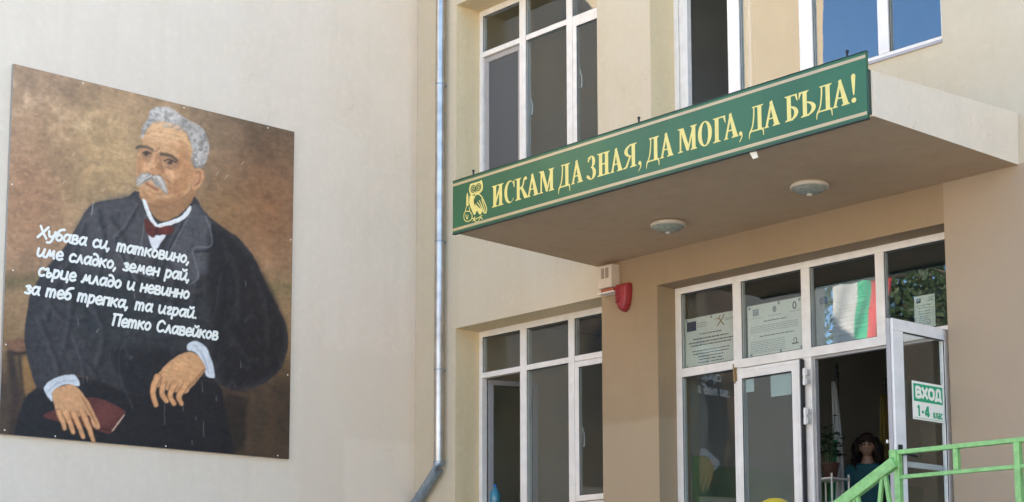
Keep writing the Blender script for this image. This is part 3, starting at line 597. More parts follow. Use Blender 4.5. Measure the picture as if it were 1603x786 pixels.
W1 = (.6486, 2.745, 2.93, 4.827); W1u = (.6486, 2.714, 6.36, 8.261); W2 = (3.400, 6.489, 6.275, 8.261); EN = (3.445, 6.445, FL, 4.822)
ZT = 5.146
cw = MB(); wall_holes(cw, [0, 2.745], [0, ZT], [W1], 0, TH, 0, 1)
wall_holes(cw, [0, 26], [ZT, 9.8], [W1u, W2, (9.2, 12.3, 6.275, 8.261), (14.4, 17.5, 6.275, 8.261)], 0, TH, 0, 1)
cw.build('facade_wall', [M_cream, M_reveal], B)
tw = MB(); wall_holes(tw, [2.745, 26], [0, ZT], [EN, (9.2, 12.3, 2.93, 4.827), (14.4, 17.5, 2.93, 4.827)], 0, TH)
# the right jamb of the lower side window belongs to the tan pier
tw.add([(2.745, 0, 2.93), (2.745, TH, 2.93), (2.745, TH, 4.827), (2.745, 0, 4.827)], [(0, 1, 2, 3)])
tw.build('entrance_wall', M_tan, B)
sw = MB(); sw.box(-8, -.002, -6.4, 7, 0, 10.4); sw.build('side_wing', M_white_wall, B)
rf = MB(); rf.box(0, 26, .002, 8, 10.052, 10.2); rf.box(-.05, 26.2, -.12, 0, 9.99, 10.2)
rf.box(26, 26.3, 0, 8, 0, 10.05); rf.box(0, 26, 7.6, 8, 0, 10.05)
rf.build('roof', M_concrete, B)
# interior rooms: floors, partitions, hall walls with a green dado
iw = MB()
iw.box(0, 26, TH, 7.6, 5.16, 5.26, 1); iw.box(0, 26, TH, 7.6, FL-.12, FL, 2); iw.box(0, 26, TH, 7.6, 9.6, 9.79, 1)
iw.box(2.78, 3.02, TH+.001, 7.6, FL, 5.16); iw.box(2.9, 3.1, TH+.001, 7.6, 5.26, 9.6); iw.box(8.6, 8.8, TH+.001, 7.6, FL, 9.6)
iw.box(3.02, 3.46, TH+.004, .64, FL, 5.16)
iw.box(3.02, 8.6, 4.6, 4.8, FL, 5.16); iw.box(0, 8.6, 6.2, 6.4, 5.26, 9.6); iw.box(0, 2.78, 5.2, 5.4, FL, 5.16)
iw.box(4.05, 4.25, 3.3, 4.6, FL, 5.16)
iw.box(3.462, 3.47, TH+.01, .637, FL, 3.32, 3); iw.box(3.024, 3.03, .65, 4.6, FL, 3.32, 3)
iw.build('interior_walls', [M_in_wall, M_in_ceil, M_in_floor, M_dado], B)

def frame_rects(mb, x0, x1, z0, z1, t, y0, y1, m=0):
    mb.box(x0, x1, y0, y1, z1-t, z1, m); mb.box(x0, x1, y0, y1, z0, z0+t, m); mb.box(x0, x0+t, y0+.0015, y1-.0015, z0+t, z1-t, m); mb.box(x1-t, x1, y0+.0015, y1-.0015, z0+t, z1-t, m)
def pane(parent, x0, x1, z0, z1, y): return MB().box(x0, x1, y, y+.006, z0, z1).build('pane', M_glass, parent)
def seal(mb, x0, x1, z0, z1, y, m=1):
    t = .007
    mb.box(x0, x1, y-.003, y+.004, z1-t, z1, m); mb.box(x0, x1, y-.003, y+.004, z0, z0+t, m); mb.box(x0, x0+t, y-.0025, y+.0035, z0+t, z1-t, m); mb.box(x1-t, x1, y-.0025, y+.0035, z0+t, z1-t, m)
def sash(parent, x0, x1, z0, z1, y0, t=.055, d=.05, glass=True, mat=None, hinge=None, ang=0):
    mb = MB(); frame_rects(mb, x0, x1, z0, z1, t, y0, y0+d); seal(mb, x0+t, x1-t, z0+t, z1-t, y0+.008)
    if hinge is not None:
        c, s_ = math.cos(ang), math.sin(ang); rot = lambda p: (hinge+(p[0]-hinge)*c-(p[1]-y0)*s_, y0+(p[0]-hinge)*s_+(p[1]-y0)*c, p[2])
        mb.v = [rot(p) for p in mb.v]
    o = mb.build('sash', [mat or M_pvc, M_gasket], parent, bevel=.004)
    if glass:
        pm = MB().box(x0+t, x1-t, y0+.018, y0+.024, z0+t, z1-t)
        if hinge is not None: pm.v = [rot(p) for p in pm.v]
        pm.build('pane', M_glass, parent)
    return o
def side_window(x0, x1, z0, z1, zbar, upper):
    Y0, Y1 = R1, R1+.07
    m1a, m1b, m2a, m2b = 1.279, 1.370, 1.974, 2.056
    mb = MB(); mb.box(x0, x1, Y0, Y1, z1-.062, z1); mb.box(x0, x1, Y0, Y1, z0, z0+.05)
    mb.box(x0, .698, Y0+.002, Y1-.002, z0+.05, z1-.062); mb.box(x1-.05, x1, Y0+.002, Y1-.002, z0+.05, z1-.062)
    for a, b in ((m1a, m1b), (m2a, m2b)): mb.box(a, b, Y0-.003, Y1+.003, z0+.05, z1-.062)
    for a, b in ((.698, m1a), (m1b, m2a), (m2b, x1-.05)): mb.box(a, b, Y0+.002, Y1-.002, zbar-.055, zbar)
    for a, b in ((.698, m1a), (m1b, m2a), (m2b, x1-.05)): seal(mb, a, b, zbar, z1-.062, Y0+.014)
    seal(mb, m1b, m2a, z0+.05, zbar-.055, Y0+.014)
    fr = mb.build('window', [M_pvc, M_gasket], B, bevel=.004)
    for a, b in ((.698, m1a), (m1b, m2a), (m2b, x1-.05)): pane(fr, a, b, zbar, z1-.062, Y0+.03)
    pane(fr, m1b, m2a, z0+.05, zbar-.055, Y0+.03)
    sash(fr, m2b+.012, x1-.045, z0+.056, zbar-.062, Y0-.012)
    h = MB()
    hz = 3.60 if not upper else 7.16
    h.tube([(m2b+.062, Y0+.036, hz+.07), (m2b+.066, Y0+.065, hz+.05), (m2b+.066, Y0+.065, hz-.05), (m2b+.062, Y0+.06, hz-.085)], .011, 8); h.box(m2b+.05, m2b+.075, Y0+.034, Y0+.05, hz+.045, hz+.095)
    h.build('handle', M_pvc, fr)
    if upper:   # left light: inner sash and an insect screen
        s_ = MB(); frame_rects(s_, .705, m1a-.004, z0+.052, zbar-.06, .055, Y0+.03, Y0+.06)
        s_.build('sash', M_pvc_grey, fr, bevel=.004)
        MB().box(.76, m1a-.059, Y0+.044, Y0+.047, z0+.107, zbar-.115).build('insect_screen', M_screen, fr)
        h2 = MB(); h2.tube([(m1b-.01, Y0+.07, 7.07+.06), (m1b-.006, Y0+.1, 7.07+.04), (m1b-.006, Y0+.1, 7.07-.05), (m1b-.01, Y0+.09, 7.07-.08)], .01, 8); h2.box(m1b-.022, m1b+.004, Y0+.07, Y0+.086, 7.11, 7.15); h2.build('handle', M_pvc, fr)
    else:       # left casement stands open into the room
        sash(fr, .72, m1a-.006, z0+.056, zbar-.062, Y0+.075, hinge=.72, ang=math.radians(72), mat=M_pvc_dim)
    return fr
side_window(W1[0]+.001, W1[1]-.001, W1[2]+.001, W1[3]-.001, 4.396, False)
side_window(W1u[0]+.001, W1u[1]-.001, W1u[2]+.001, W1u[3]-.001, 7.807, True)
# wide window above the canopy
def wide_window():
    x0, x1, z0, z1 = W2[0]+.001, W2[1]-.001, W2[2]+.001, W2[3]-.001; Y0, Y1 = .315, .385; zb = 7.80
    posts = [(4.057, 4.190), (4.862, 5.0), (5.673, 5.778)]; L_ = 3.56; Rr = 6.275
    mb = MB(); mb.box(x0, x1, Y0, Y1, z0, 6.44); mb.box(x0, x1, Y0, Y1, z1-.06, z1)
    mb.box(x0, 3.455, Y0+.002, Y1-.002, 6.44, z1-.06); mb.box(3.462, L_, Y0+.012, Y1-.002, 6.44, z1-.06); mb.box(Rr, x1, Y0+.002, Y1-.002, 6.44, z1-.06)
    for a, b in posts: mb.box(a, b, Y0-.003, Y1+.003, 6.44, z1-.06)
    bays = [(L_, 4.057), (4.190, 4.862), (5.0, 5.673), (5.778, Rr)]
    for a, b in bays: mb.box(a, b, Y0+.002, Y1-.002, zb-.055, zb)
    for a, b in bays[1:]: seal(mb, a, b, 6.44, zb-.055, Y0+.014)
    fr = mb.build('window', [M_pvc, M_gasket], B, bevel=.004)
    for a, b in bays: pane(fr, a, b, zb, z1-.06, Y0+.03)
    for a, b in bays[1:]: pane(fr, a, b, 6.44, zb-.055, Y0+.03)
    sash(fr, 3.575, 4.045, 6.45, zb-.06, Y0+.075, hinge=4.045, ang=-math.radians(68), mat=M_pvc_grey)
    h = MB(); h.tube([(3.915, .50, 6.875), (3.93, .485, 6.85), (3.97, .485, 6.83), (4.01, .50, 6.835)], .012, 8); h.build('handle', M_pvc, fr)
    s_ = MB().box(W2[0], W2[1], -.015, .02, 6.248, 6.272); s_.build('sill', M_pvc_grey, fr)
wide_window()
for zz0, zz1 in ((2.93, 4.827), (6.275, 8.261)):      # the windows further along the facade, out of the frame
    for xa in (9.2, 14.4):
        mb = MB(); frame_rects(mb, xa+.001, xa+3.099, zz0+.001, zz1-.001, .06, R1, R1+.07)
        for q in (1.0, 2.03): mb.box(xa+q, xa+q+.08, R1+.002, R1+.068, zz0+.061, zz1-.061)
        fr = mb.build('window', M_pvc, B); pane(fr, xa+.06, xa+3.04, zz0+.06, zz1-.06, R1+.03)

# canopy slab over the entrance
cp = MB()
cp.hexa([(2.742, -1.765, 5.138), (7.088, -1.765, 5.138), (7.104, -.003, 5.138), (2.695, -.003, 5.118), (2.742, -1.765, 5.45), (7.092, -1.765, 5.45), (7.118, -.003, 5.53), (2.695, -.003, 5.53)], 0)
cp.f = cp.f[1:]; cp.mi = cp.mi[1:]; cp.sm = cp.sm[1:]
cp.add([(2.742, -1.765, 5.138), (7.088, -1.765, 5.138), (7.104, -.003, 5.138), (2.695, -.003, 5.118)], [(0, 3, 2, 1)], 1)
# rough rendered upstand edge and corner crack fill
for i in range(26):
    y = -1.7+i*.066; cp.box(7.06+.014*i/26, 7.100+.018*i/26+random.uniform(-.006, -.001), y, y+random.uniform(.05, .066), 5.446+.003*i, 5.450+.0031*i+random.uniform(.0, .005), 0)
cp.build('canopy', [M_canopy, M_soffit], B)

# entrance glazing
def entrance():
    x0, x1, z0, z1 = EN[0]+.001, EN[1]-.001, FL+.001, EN[3]-.001; Y0, Y1 = R2, R2+.07
    bays = [(3.513, 4.124), (4.214, 4.874), (4.963, 5.628), (5.712, 6.375)]; zt = 4.081; zl = 4.003
    mb = MB(); mb.box(x0, x1, Y0, Y1, z1-.058, z1); mb.box(x0, bays[0][0], Y0+.002, Y1-.002, z0, z1-.058); mb.box(bays[3][1], x1, Y0+.002, Y1-.002, z0, z1-.058)
    mb.box(bays[0][0], bays[3][1], Y0-.002, Y1+.002, zl, zt)
    for i in range(3):
        mb.box(bays[i][1], bays[i+1][0], Y0+.002, Y1-.002, zt, z1-.058)
        if i < 2: mb.box(bays[i][1], bays[i+1][0], Y0+.002, Y1-.002, z0, zl)
    mb.box(bays[0][0], bays[0][1], Y0+.003, Y1-.003, z0, z0+.1)
    for a, b in bays: seal(mb, a, b, zt, z1-.058, Y0+.014)
    seal(mb, bays[0][0], bays[0][1], z0+.1, zl, Y0+.014)
    # inner grey rebate of the passage
    mb.box(4.965, 4.988, Y0+.02, Y1-.004, z0, zl-.001, 2); mb.box(4.988, 6.37, Y0+.02, Y1-.004, zl-.022, zl-.001, 2)
    fr = mb.build('entrance_frame', [M_pvc, M_gasket, M_pvc_grey], B, bevel=.004)
    for a, b in bays: pane(fr, a, b, zt, z1-.058, Y0+.03)
    pane(fr, bays[0][0], bays[0][1], z0+.1, zl, Y0+.03)
    # leaf folded back flat in front of the second bay
    a, b = 4.176, 4.884; yl = R2-.062
    lf = MB(); t = .088; zb_, zt_ = FL+.02, 3.985
    lf.box(a, b, yl, yl+.05, zt_-t, zt_); lf.box(a, b, yl, yl+.05, zb_, zb_+.11); lf.box(a, a+t, yl+.0015, yl+.0485, zb_+.11, zt_-t); lf.box(b-t+.008, b, yl+.0015, yl+.0485, zb_+.11, zt_-t)
    frame_rects(lf, a+.02, b-.02, zb_+.02, zt_-.02, .012, yl-.004, yl+.001)
    seal(lf, a+t, b-t+.008, zb_+.11, zt_-t, yl+.006)
    lf.box(b+.004, b+.018, yl+.01, yl+.05, zb_, zt_, 1)
    d1 = lf.build('door', [M_pvc, M_gasket], B, bevel=.004)
    pane(d1, a+t, b-t+.008, zb_+.11, zt_-t, yl+.02)
    for z in (3.83, 3.50, 2.3):
        hb = MB(); hb.tube([(4.945, yl-.008, z-.07), (4.945, yl-.008, z+.07)], .014, 10); hb.box(4.922, 4.966, yl-.004, yl+.03, z-.062, z-.012); hb.box(4.922, 4.966, yl-.004, yl+.03, z+.012, z+.062); hb.build('hinge', M_pvc, d1)
    lt = MB(); lt.box(4.176, 4.214, yl-.008, yl, 3.88, 4.0); lt.tube([(4.186, yl-.014, 4.03), (4.19, yl-.016, 3.97), (4.2, yl-.016, 3.93), (4.198, yl-.014, 3.86)], .007, 8); lt.build('bolt', M_bronze, d1)
    # leaf standing open at a right angle to the facade, outer side to the right
    hx = 6.40; ya, yb = -.645, .125; xo = hx; xi = hx-.05; zt_ = 4.008; sd_w = .155
    lf = MB()
    def lbox(y0, y1, z0_, z1_, e=0): lf.box(xi+e, xo-e, y0, y1, z0_, z1_)
    lbox(ya, yb, zt_-.088, zt_); lbox(ya, yb, FL+.02, FL+.14); lbox(ya, ya+.13, FL+.14, zt_-.088, .0015); lbox(yb-.11, yb, FL+.14, zt_-.088, .0015)
    gy0, gy1, gz0, gz1 = ya+.13, yb-.11, FL+.14, zt_-.088
    for (p, q, r_, s_) in ((gy0, gy1, gz1-.007, gz1), (gy0, gy1, gz0, gz0+.007), (gy0, gy0+.007, gz0+.007, gz1-.007), (gy1-.007, gy1, gz0+.007, gz1-.007)): lf.box(xo-.012, xo-.004, p, q, r_, s_, 1)
    lf.box(xi-.004, xo-.02, ya-.014, ya-.001, FL+.02, zt_, 2)
    d2 = lf.build('door', [M_pvc, M_gasket, M_pvc_grey], B, bevel=.004)
    MB().box(xi+.02, xi+.026, gy0, gy1, gz0, gz1).build('pane', M_glass, d2)
    hd = MB(); hd.box(xo+.001, xo+.012, ya+.02, ya+.062, 2.84, 3.07); hd.tube([(xo+.012, ya+.042, 3.0), (xo+.05, ya+.042, 3.0), (xo+.056, ya+.055, 3.0), (xo+.056, ya+.17, 2.99)], .011, 10)
    hd.box(xi-.012, xi-.001, ya+.02, ya+.062, 2.84, 3.07); hd.tube([(xi-.012, ya+.042, 3.0), (xi-.05, ya+.042, 3.0), (xi-.056, ya+.17, 2.99)], .011, 10); hd.build('handle', M_dark, d2)
    pb = MB(); pb.box(xi-.03, xi-.004, ya+.09, yb-.06, 2.925, 2.965); pb.build('push_bar', M_pvc, d2)
    tb = MB(); tb.box(xi-.03, xi-.016, ya-.012, ya+.01, 3.085, 3.11); tb.build('latch', M_pvc, d2)
entrance()

# landing, steps
ld = MB(); ld.box(2.9, 11, -1.2, -.004, .012, FL); ld.box(7.05, 11, -3.0, -1.204, .012, FL)
for i in range(10): ld.box(7.05-.3*(i+1), 7.05-.3*i-.002, -3.0, -1.206, .012, FL-.172*(i+1))
ld.build('entrance_landing', M_concrete, kind='structure')

# ------------------------------------------------------------------ painted portrait board
MUR = thing('portrait_board', (.02, -3.07, 5.06), 'large painted portrait of a moustached man in a dark coat on the white wall', 'mural')
ya, yb, za, zb = -4.57, -1.588, 3.425, 6.7045
nu, nv = 430, 470
V_, U_ = np.meshgrid(np.linspace(za, zb, nv), np.linspace(ya, yb, nu), indexing='ij')
H = (146.837157, 6.088657, 648.62343, 39.307127, -149.11833, 1266.811455, 0.038882, 0.00782)
dn = H[6]*U_+H[7]*V_+1
PX = (H[0]*U_+H[1]*V_+H[2])/dn; PY = (H[3]*U_+H[4]*V_+H[5])/dn
img = paint_portrait(PX, PY)/255.0
lin_img = np.where(img <= .04045, img/12.92, ((img+.055)/1.055)**2.4)*1.12*np.array((1.19, 1.03, .86))
lin_img = np.clip(lin_img, 0.006, .85)
me = bpy.data.meshes.new('painting')
o0 = ORG[MUR]
co = np.empty((nv*nu, 3)); co[:, 0] = .033-o0.x; co[:, 1] = U_.ravel()-o0.y; co[:, 2] = V_.ravel()-o0.z
idx = np.arange(nv*nu).reshape(nv, nu)
fc = np.stack([idx[:-1, :-1], idx[:-1, 1:], idx[1:, 1:], idx[1:, :-1]], -1).reshape(-1, 4)
me.from_pydata(co.tolist(), [], fc.tolist()); me.update()
at_ = me.color_attributes.new('paint', 'FLOAT_COLOR', 'POINT')
at_.data.foreach_set('color', np.concatenate([lin_img.reshape(-1, 3), np.ones((nv*nu, 1))], 1).astype(np.float32).ravel())
pm, pt, pp = nodes('oil_painting'); pp.inputs['Roughness'].default_value = .42; pp.inputs['Specular IOR Level'].default_value = .45
an = N(pt, 'ShaderNodeVertexColor', layer_name='paint'); pt.links.new(an.outputs[0], pp.inputs['Base Color'])
gn = N(pt, 'ShaderNodeNewGeometry'); nn = N(pt, 'ShaderNodeTexNoise'); nn.inputs['Scale'].default_value = 26; nn.inputs['Detail'].default_value = 6; pt.links.new(gn.outputs['Position'], nn.inputs['Vector'])
bb = N(pt, 'ShaderNodeBump'); bb.inputs['Strength'].default_value = .35; bb.inputs['Distance'].default_value = .006; pt.links.new(nn.outputs[0], bb.inputs['Height']); pt.links.new(bb.outputs[0], pp.inputs['Normal'])
me.materials.append(pm)
po = bpy.data.objects.new('painting', me); C.objects.link(po); po.parent = MUR; ORG[po] = o0
bk = MB(); bk.box(.003, .0315, ya, yb, za, zb); bk.build('backing_panel', simple('board_edge', (.30, .29, .27), .5), MUR)
for txt, y0, y1, z in (('Хубава си, татковино,', -4.285, -2.742, 5.187), ('име сладко, земен рай,', -4.29, -2.735, 5.018), ('сърце младо и невинно', -4.27, -2.742, 4.848), ('за теб трепка, та играй.', -4.388, -2.648, 4.672), ('Петко Славейков', -3.535, -2.42, 4.499)):
    wid = lambda q: sum(HAND[c][0] for c in q)
    kk = (y1-y0)/wid(txt); xx = y0
    for wd_ in txt.split(' '):
        Lt = Letters(lambda x, y, h: (.0355+h, x, y)); hand_text(Lt, wd_, xx, xx+kk*wid(wd_), z, .073)
        Lt.mb.build('word', M_letter, MUR); xx += kk*wid(wd_+' ')
for y, z in ((-4.54, 5.62), (-4.54, 4.2), (-4.52, 3.46), (-4.05, 3.445), (-2.95, 3.445), (-1.62, 4.25), (-1.61, 5.6), (-3.9, 6.68), (-2.85, 6.68), (-1.9, 6.68), (-1.72, 3.45), (-4.5, 4.86)):
    s_ = MB(); s_.lathe([(.0, .003), (.005, .0025), (.0075, 0)], (.034, y, z), 10, M=Matrix.Rotation(math.pi/2, 3, 'Y')); s_.build('screw', M_letter, MUR)

# ------------------------------------------------------------------ rainwater pipe
DP = thing('downpipe', (.452, -.08, 3.4), 'galvanised metal rainwater downpipe on the cream wall beside the white wing', 'downpipe')
p = MB(); p.tube([(.482, -.08, 3.43), (.482, -.08, 9.7)], .049, 28); p.build('pipe', M_metal, DP)
for z in (7.423, 5.75, 4.412, 3.47):
    c = MB(); c.tube([(.482, -.08, z-.007), (.482, -.08, z+.007)], .0515, 28); c.build('collar', M_metal_dull, DP)
    br = MB(); br.box(.47, .494, -.035, -.001, z-.01, z+.01); br.build('bracket', M_metal_dull, DP)
e = MB(); e.tube([(.482, -.08, 3.46), (.48, -.08, 3.425), (.468, -.08, 3.40), (.44, -.08, 3.37), (.14, -.08, 3.093), (.06, -.08, 3.02)], .052, 28, cap=False)
e.tube([(.14, -.08, 3.093), (.065, -.08, 3.025)], .046, 24, cap=True); e.build('elbow', M_metal_dull, DP)
s_ = MB(); s_.lathe([(0, .004), (.008, 0)], (.31, -.131, 3.25), 8, M=Matrix.Rotation(math.pi/2, 3, 'X')); s_.build('rivet', M_letter, DP)

# ------------------------------------------------------------------ slogan sign along the canopy edge
SG = thing('slogan_sign', (4.9, -1.8, 5.13), 'long green sign with yellow slogan lettering and an owl, along the front of the canopy', 'sign')
sb = MB(); sb.box(2.742, 7.066, -1.80, -1.772, 5.128, 5.585); sb.build('board', M_sign, SG, bevel=.004)
cap_ = MB(); cap_.box(2.742, 7.066, -1.8025, -1.765, 5.5865, 5.592); cap_.box(2.742, 7.066, -1.8025, -1.77, 5.118, 5.127); cap_.box(7.067, 7.078, -1.796, -1.768, 5.15, 5.46); cap_.build('edge_trim', simple('dark_green_trim', alb(38, 62, 52, 1), .5), SG)
for z0, z1 in ((5.541, 5.563), (5.146, 5.169)):
    st = MB(); st.box(2.744, 7.064, -1.8022, -1.8006, z0, z1); st.build('stripe', M_stripe, SG)
place = lambda x, y, h: (x, -1.8012-h, y)
WORDS = [('И', 3.255, .147), ('С', 3.412, .128), ('К', 3.548, .15), ('А', 3.692, .134), ('М', 3.842, .174), ('Д', 4.062, .138), ('А', 4.213, .126), ('З', 4.402, .09), ('Н', 4.506, .138), ('А', 4.652, .126), ('Я', 4.792, .14), (',', 4.947, .034),
         ('Д', 5.03, .138), ('А', 5.176, .13), ('М', 5.362, .186), ('О', 5.556, .136), ('Г', 5.703, .122), ('А', 5.808, .132), (',', 5.948, .034), ('Д', 6.04, .14), ('А', 6.184, .136), ('Б', 6.37, .118), ('Ъ', 6.492, .148), ('Д', 6.642, .14), ('А', 6.784, .136), ('!', 6.94, .04)]
for ch, x, w in WORDS:
    Lt = Letters(place); serif(Lt, ch, x, 5.254, w, .184); Lt.mb.build('letter', M_yellow, SG)
OWL = dict(
    head=[(2.976,5.516),(3.023,5.517),(3.097,5.515),(3.123,5.52),(3.139,5.478),(3.137,5.437),(3.108,5.414),(3.066,5.414),(3.024,5.417),(2.987,5.418),(2.965,5.451),(2.962,5.48)],
    eye1=[(3.018,5.466)],
    eye2=[(3.085,5.466)],
    body=[(2.971,5.414),(2.992,5.417),(3.04,5.394),(3.024,5.361),(3.045,5.314),(3.118,5.271),(3.121,5.232),(3.095,5.23),(3.064,5.268),(3.04,5.238),(3.019,5.249),(2.982,5.312),(2.962,5.366)],
    wing=[(3.029,5.391),(3.05,5.408),(3.089,5.405),(3.129,5.371),(3.168,5.307),(3.189,5.258),(3.173,5.224),(3.118,5.268)],
    f1=[(3.045,5.325),(3.087,5.285)],
    f2=[(3.071,5.337),(3.134,5.265)],
    f3=[(3.097,5.349),(3.155,5.247)],
    f4=[(3.127,5.354),(3.176,5.236)],
    quill=[(2.939,5.452),(2.928,5.415),(2.926,5.345),(2.941,5.331),(2.955,5.339),(2.952,5.418)],
    pot=[(2.928,5.33),(2.916,5.294),(2.897,5.265),(2.902,5.222),(2.94,5.197),(2.993,5.204),(3.003,5.241),(2.973,5.282),(2.966,5.316)],
    pot2=[(2.92,5.261),(2.939,5.218),(2.952,5.251)],
    pot3=[(2.923,5.289),(2.976,5.278)],
    feet=[(3.012,5.188),(3.04,5.22),(3.029,5.194),(3.072,5.167),(3.11,5.199),(3.135,5.18)],
    branch=[(2.998,5.217),(3.045,5.198),(3.129,5.213)],)
Lt = Letters(place, .0002)
sm_ = lambda k: [tuple(q) for q in cat(OWL[k]+[OWL[k][0]], 4)][:-1]
def fan(pts, m):
    cx = sum(a for a, b in pts)/len(pts); cy = sum(b for a, b in pts)/len(pts); Lt.k += 1; h = Lt.k*Lt.step
    Lt.mb.add([place(a, b, h) for a, b in pts]+[place(cx, cy, h)], [(i, (i+1) % len(pts), len(pts)) for i in range(len(pts))], m)
place_step = .00012
Lt.k = 0
fan(sm_('head'), 0); fan(sm_('body'), 0); fan(sm_('quill'), 0)
def owl_stroke(pts, w, m=0, sm=True):
    Lt.stroke(pts, w, m=m, sm=sm)
owl_stroke(OWL['wing'], .011)
for k in ('f1', 'f2', 'f3', 'f4'): owl_stroke(OWL[k], .009, sm=False)
for k in ('pot', 'pot2', 'pot3', 'feet', 'branch'): owl_stroke(OWL[k], .008)
OWL_EYES = [(OWL['eye1'][0]), (OWL['eye2'][0])]
Lt.mb.build('owl_emblem', M_yellow, SG)
ed = Letters(lambda x, y, h: (x, -1.8045-h, y), .0003)
for x, z in OWL_EYES:
    ed.ring(x, z, .034, .034, .026, .026, m=1); ed.ring(x, z, .017, .019, .009, .011, m=1); 
ed.poly([(3.05, 5.452), (3.062, 5.42), (3.042, 5.44)], 1)
ed.mb.build('owl_eyes', [M_yellow, M_sign], SG)
for x in (2.995, 4.94, 6.901):
    r_ = MB(); r_.tube([(x, -1.782, 5.55), (x, -1.782, 5.632)], .008, 8); r_.tube([(x, -1.782, 5.626), (x, -1.782, 5.64)], .012, 8); r_.build('fixing_bolt', M_dark, SG)
sc_ = MB(); sc_.add([(6.02, -1.775, 5.118), (6.08, -1.77, 5.116), (6.07, -1.74, 5.08), (6.03, -1.75, 5.075), (6.04, -1.765, 5.1)], [(0, 1, 2, 3), (0, 3, 4)]); sc_.build('loose_flap', M_letter, SG)

# ------------------------------------------------------------------ soffit lamps
def lamp(loc, label):
    t = thing('ceiling_lamp', loc, label, 'lamp', 'round lamps under the entrance canopy'); x, y, z = loc
    b = MB(); b.lathe([(.0, 0), (.145, 0), (.150, -.012), (.148, -.028), (.134, -.036), (.128, -.03)], loc, 40); b.build('rim', simple('lamp_rim', alb(186, 182, 168, 1), .45), t)
    d = MB(); d.lathe([(.132, -.028), (.124, -.044), (.10, -.060), (.065, -.072), (.03, -.078), (0, -.080)], loc, 40); d.build('diffuser', simple('ribbed_frosted_glass', alb(136, 146, 138, .9), .25, var=.25, vs_=40), t)
    k = MB(); k.lathe([(.022, -.076), (.022, -.088), (.012, -.093), (0, -.093)], loc, 20); k.build('finial', simple('lamp_knob', alb(170, 170, 160, 1), .4), t)
    return t
l1 = lamp((4.222, -.687, 5.128), 'round frosted lamp under the canopy nearer the red alarm siren')
l2 = l1.copy(); C.objects.link(l2); l2.location = (5.741, -.735, 5.137); l2['label'] = 'round frosted lamp under the canopy nearer the open door and right wall'
for ch in list(l1.children):
    c = ch.copy(); C.objects.link(c); c.parent = l2

# ------------------------------------------------------------------ alarm boxes
S1 = thing('alarm_box', (2.9, 0, 4.97), 'white square alarm box with two grey vents high on the tan wall corner', 'alarm')
b = MB(); b.hexa([(2.818, -.12, 4.868), (2.992, -.12, 4.868), (2.985, -.002, 4.87), (2.80, -.002, 4.87), (2.818, -.12, 5.078), (2.992, -.12, 5.078), (2.985, -.002, 5.09), (2.80, -.002, 5.09)]); b.build('housing', simple('ivory_plastic', alb(196, 190, 180, 1), .4), S1, bevel=.006)
for x0 in (2.862, 2.917):
    v = MB(); v.box(x0, x0+.038, -.1235, -.1205, 4.956, 5.052)
    v.build('vent', simple('vent_grey', alb(140, 132, 122, .9), .6), S1)
    v2 = MB()
    for k in range(7): v2.box(x0+.002, x0+.036, -.126, -.1238, 4.962+k*.013, 4.967+k*.013)
    v2.build('slat', simple('vent_slat', alb(160, 152, 142, .9), .6), S1)
rb = MB(); rb.box(2.83, 2.99, -.095, -.003, 4.835, 4.866); rb.build('red_lens', simple('red_lens', (.36, .10, .05), .25, spec=.6), S1)
pl = MB(); pl.box(2.795, 3.0, -.105, -.0035, 4.822, 4.833); pl.build('base_plate', M_pvc, S1)
S2 = thing('alarm_siren', (3.08, 0, 4.77), 'red shield-shaped alarm siren on the tan wall beside the white alarm box', 'siren')
prof = [(-.095, .125), (.095, .125), (.1, .08), (.094, 0), (.075, -.07), (.045, -.115), (0, -.135), (-.045, -.115), (-.075, -.07), (-.094, 0), (-.1, .08)]
sh = MB(); n_ = len(prof); layers = [(1.0, -.003), (1.0, -.05), (.9, -.085), (.7, -.1)]; vv = []
for k, y in layers: vv += [(3.062+a*.80*k, y*.85, 4.768+b_*k) for a, b_ in prof]
ff = []
for i in range(len(layers)-1):
    for k in range(n_): a = i*n_+k; b_ = i*n_+(k+1) % n_; ff.append((a, a+n_, b_+n_, b_))
ff.append(list(range((len(layers)-1)*n_, len(layers)*n_))[::-1]); sh.add(vv, ff); M_red = simple('red_plastic', alb(140, 36, 44, .95), .5, spec=.6, var=.1)
sh.build('housing', M_red, S2, bevel=.004)
rg = MB()
for k in range(5): rg.bar((3.012, -.089, 4.84-k*.03), (3.062, -.089, 4.853-k*.03), .010, .008)
rg.build('louvre', simple('red_dark', alb(120, 26, 34, 1), .4), S2)

# ------------------------------------------------------------------ notices behind the glass
def lines(L, x0, x1, zs, h, rnd, m=0, center=False):
    for z in zs:
        a, b_ = x0, x1
        if center: q = rnd.uniform(.02, .22)*(x1-x0); a += q; b_ -= q
        x = a
        while x < b_:
            w = min(rnd.uniform(.01, .045), b_-x); L.poly([(x, z), (x+w, z), (x+w, z+h), (x, z+h)], m); x += w+.006
def emblem_man(L, x, z, s_, m):
    L.stroke([(x-.5*s_, z+.3*s_), (x-.1*s_, z+.18*s_), (x+.05*s_, z-.05*s_), (x+.45*s_, z-.5*s_)], .13*s_, m=m); L.stroke([(x+.5*s_, z+.55*s_), (x+.2*s_, z+.1*s_), (x-.05*s_, z-.1*s_), (x-.4*s_, z-.5*s_)], .13*s_, m=m); L.disc(x-.12*s_, z+.42*s_, .1*s_, m=m); L.disc(x-.75*s_, z+.28*s_, .07*s_, m=m)
def eu(L, x0, x1, z0, z1, m, ms):
    L.poly([(x0, z0), (x1, z0), (x1, z1), (x0, z1)], m)
    for k in range(12): t = k*math.pi/6; L.disc((x0+x1)/2+.3*(x1-x0)*math.cos(t)*.75, (z0+z1)/2+.3*(z1-z0)*math.sin(t), .0035, m=ms, n=5)
yN = R2+.046
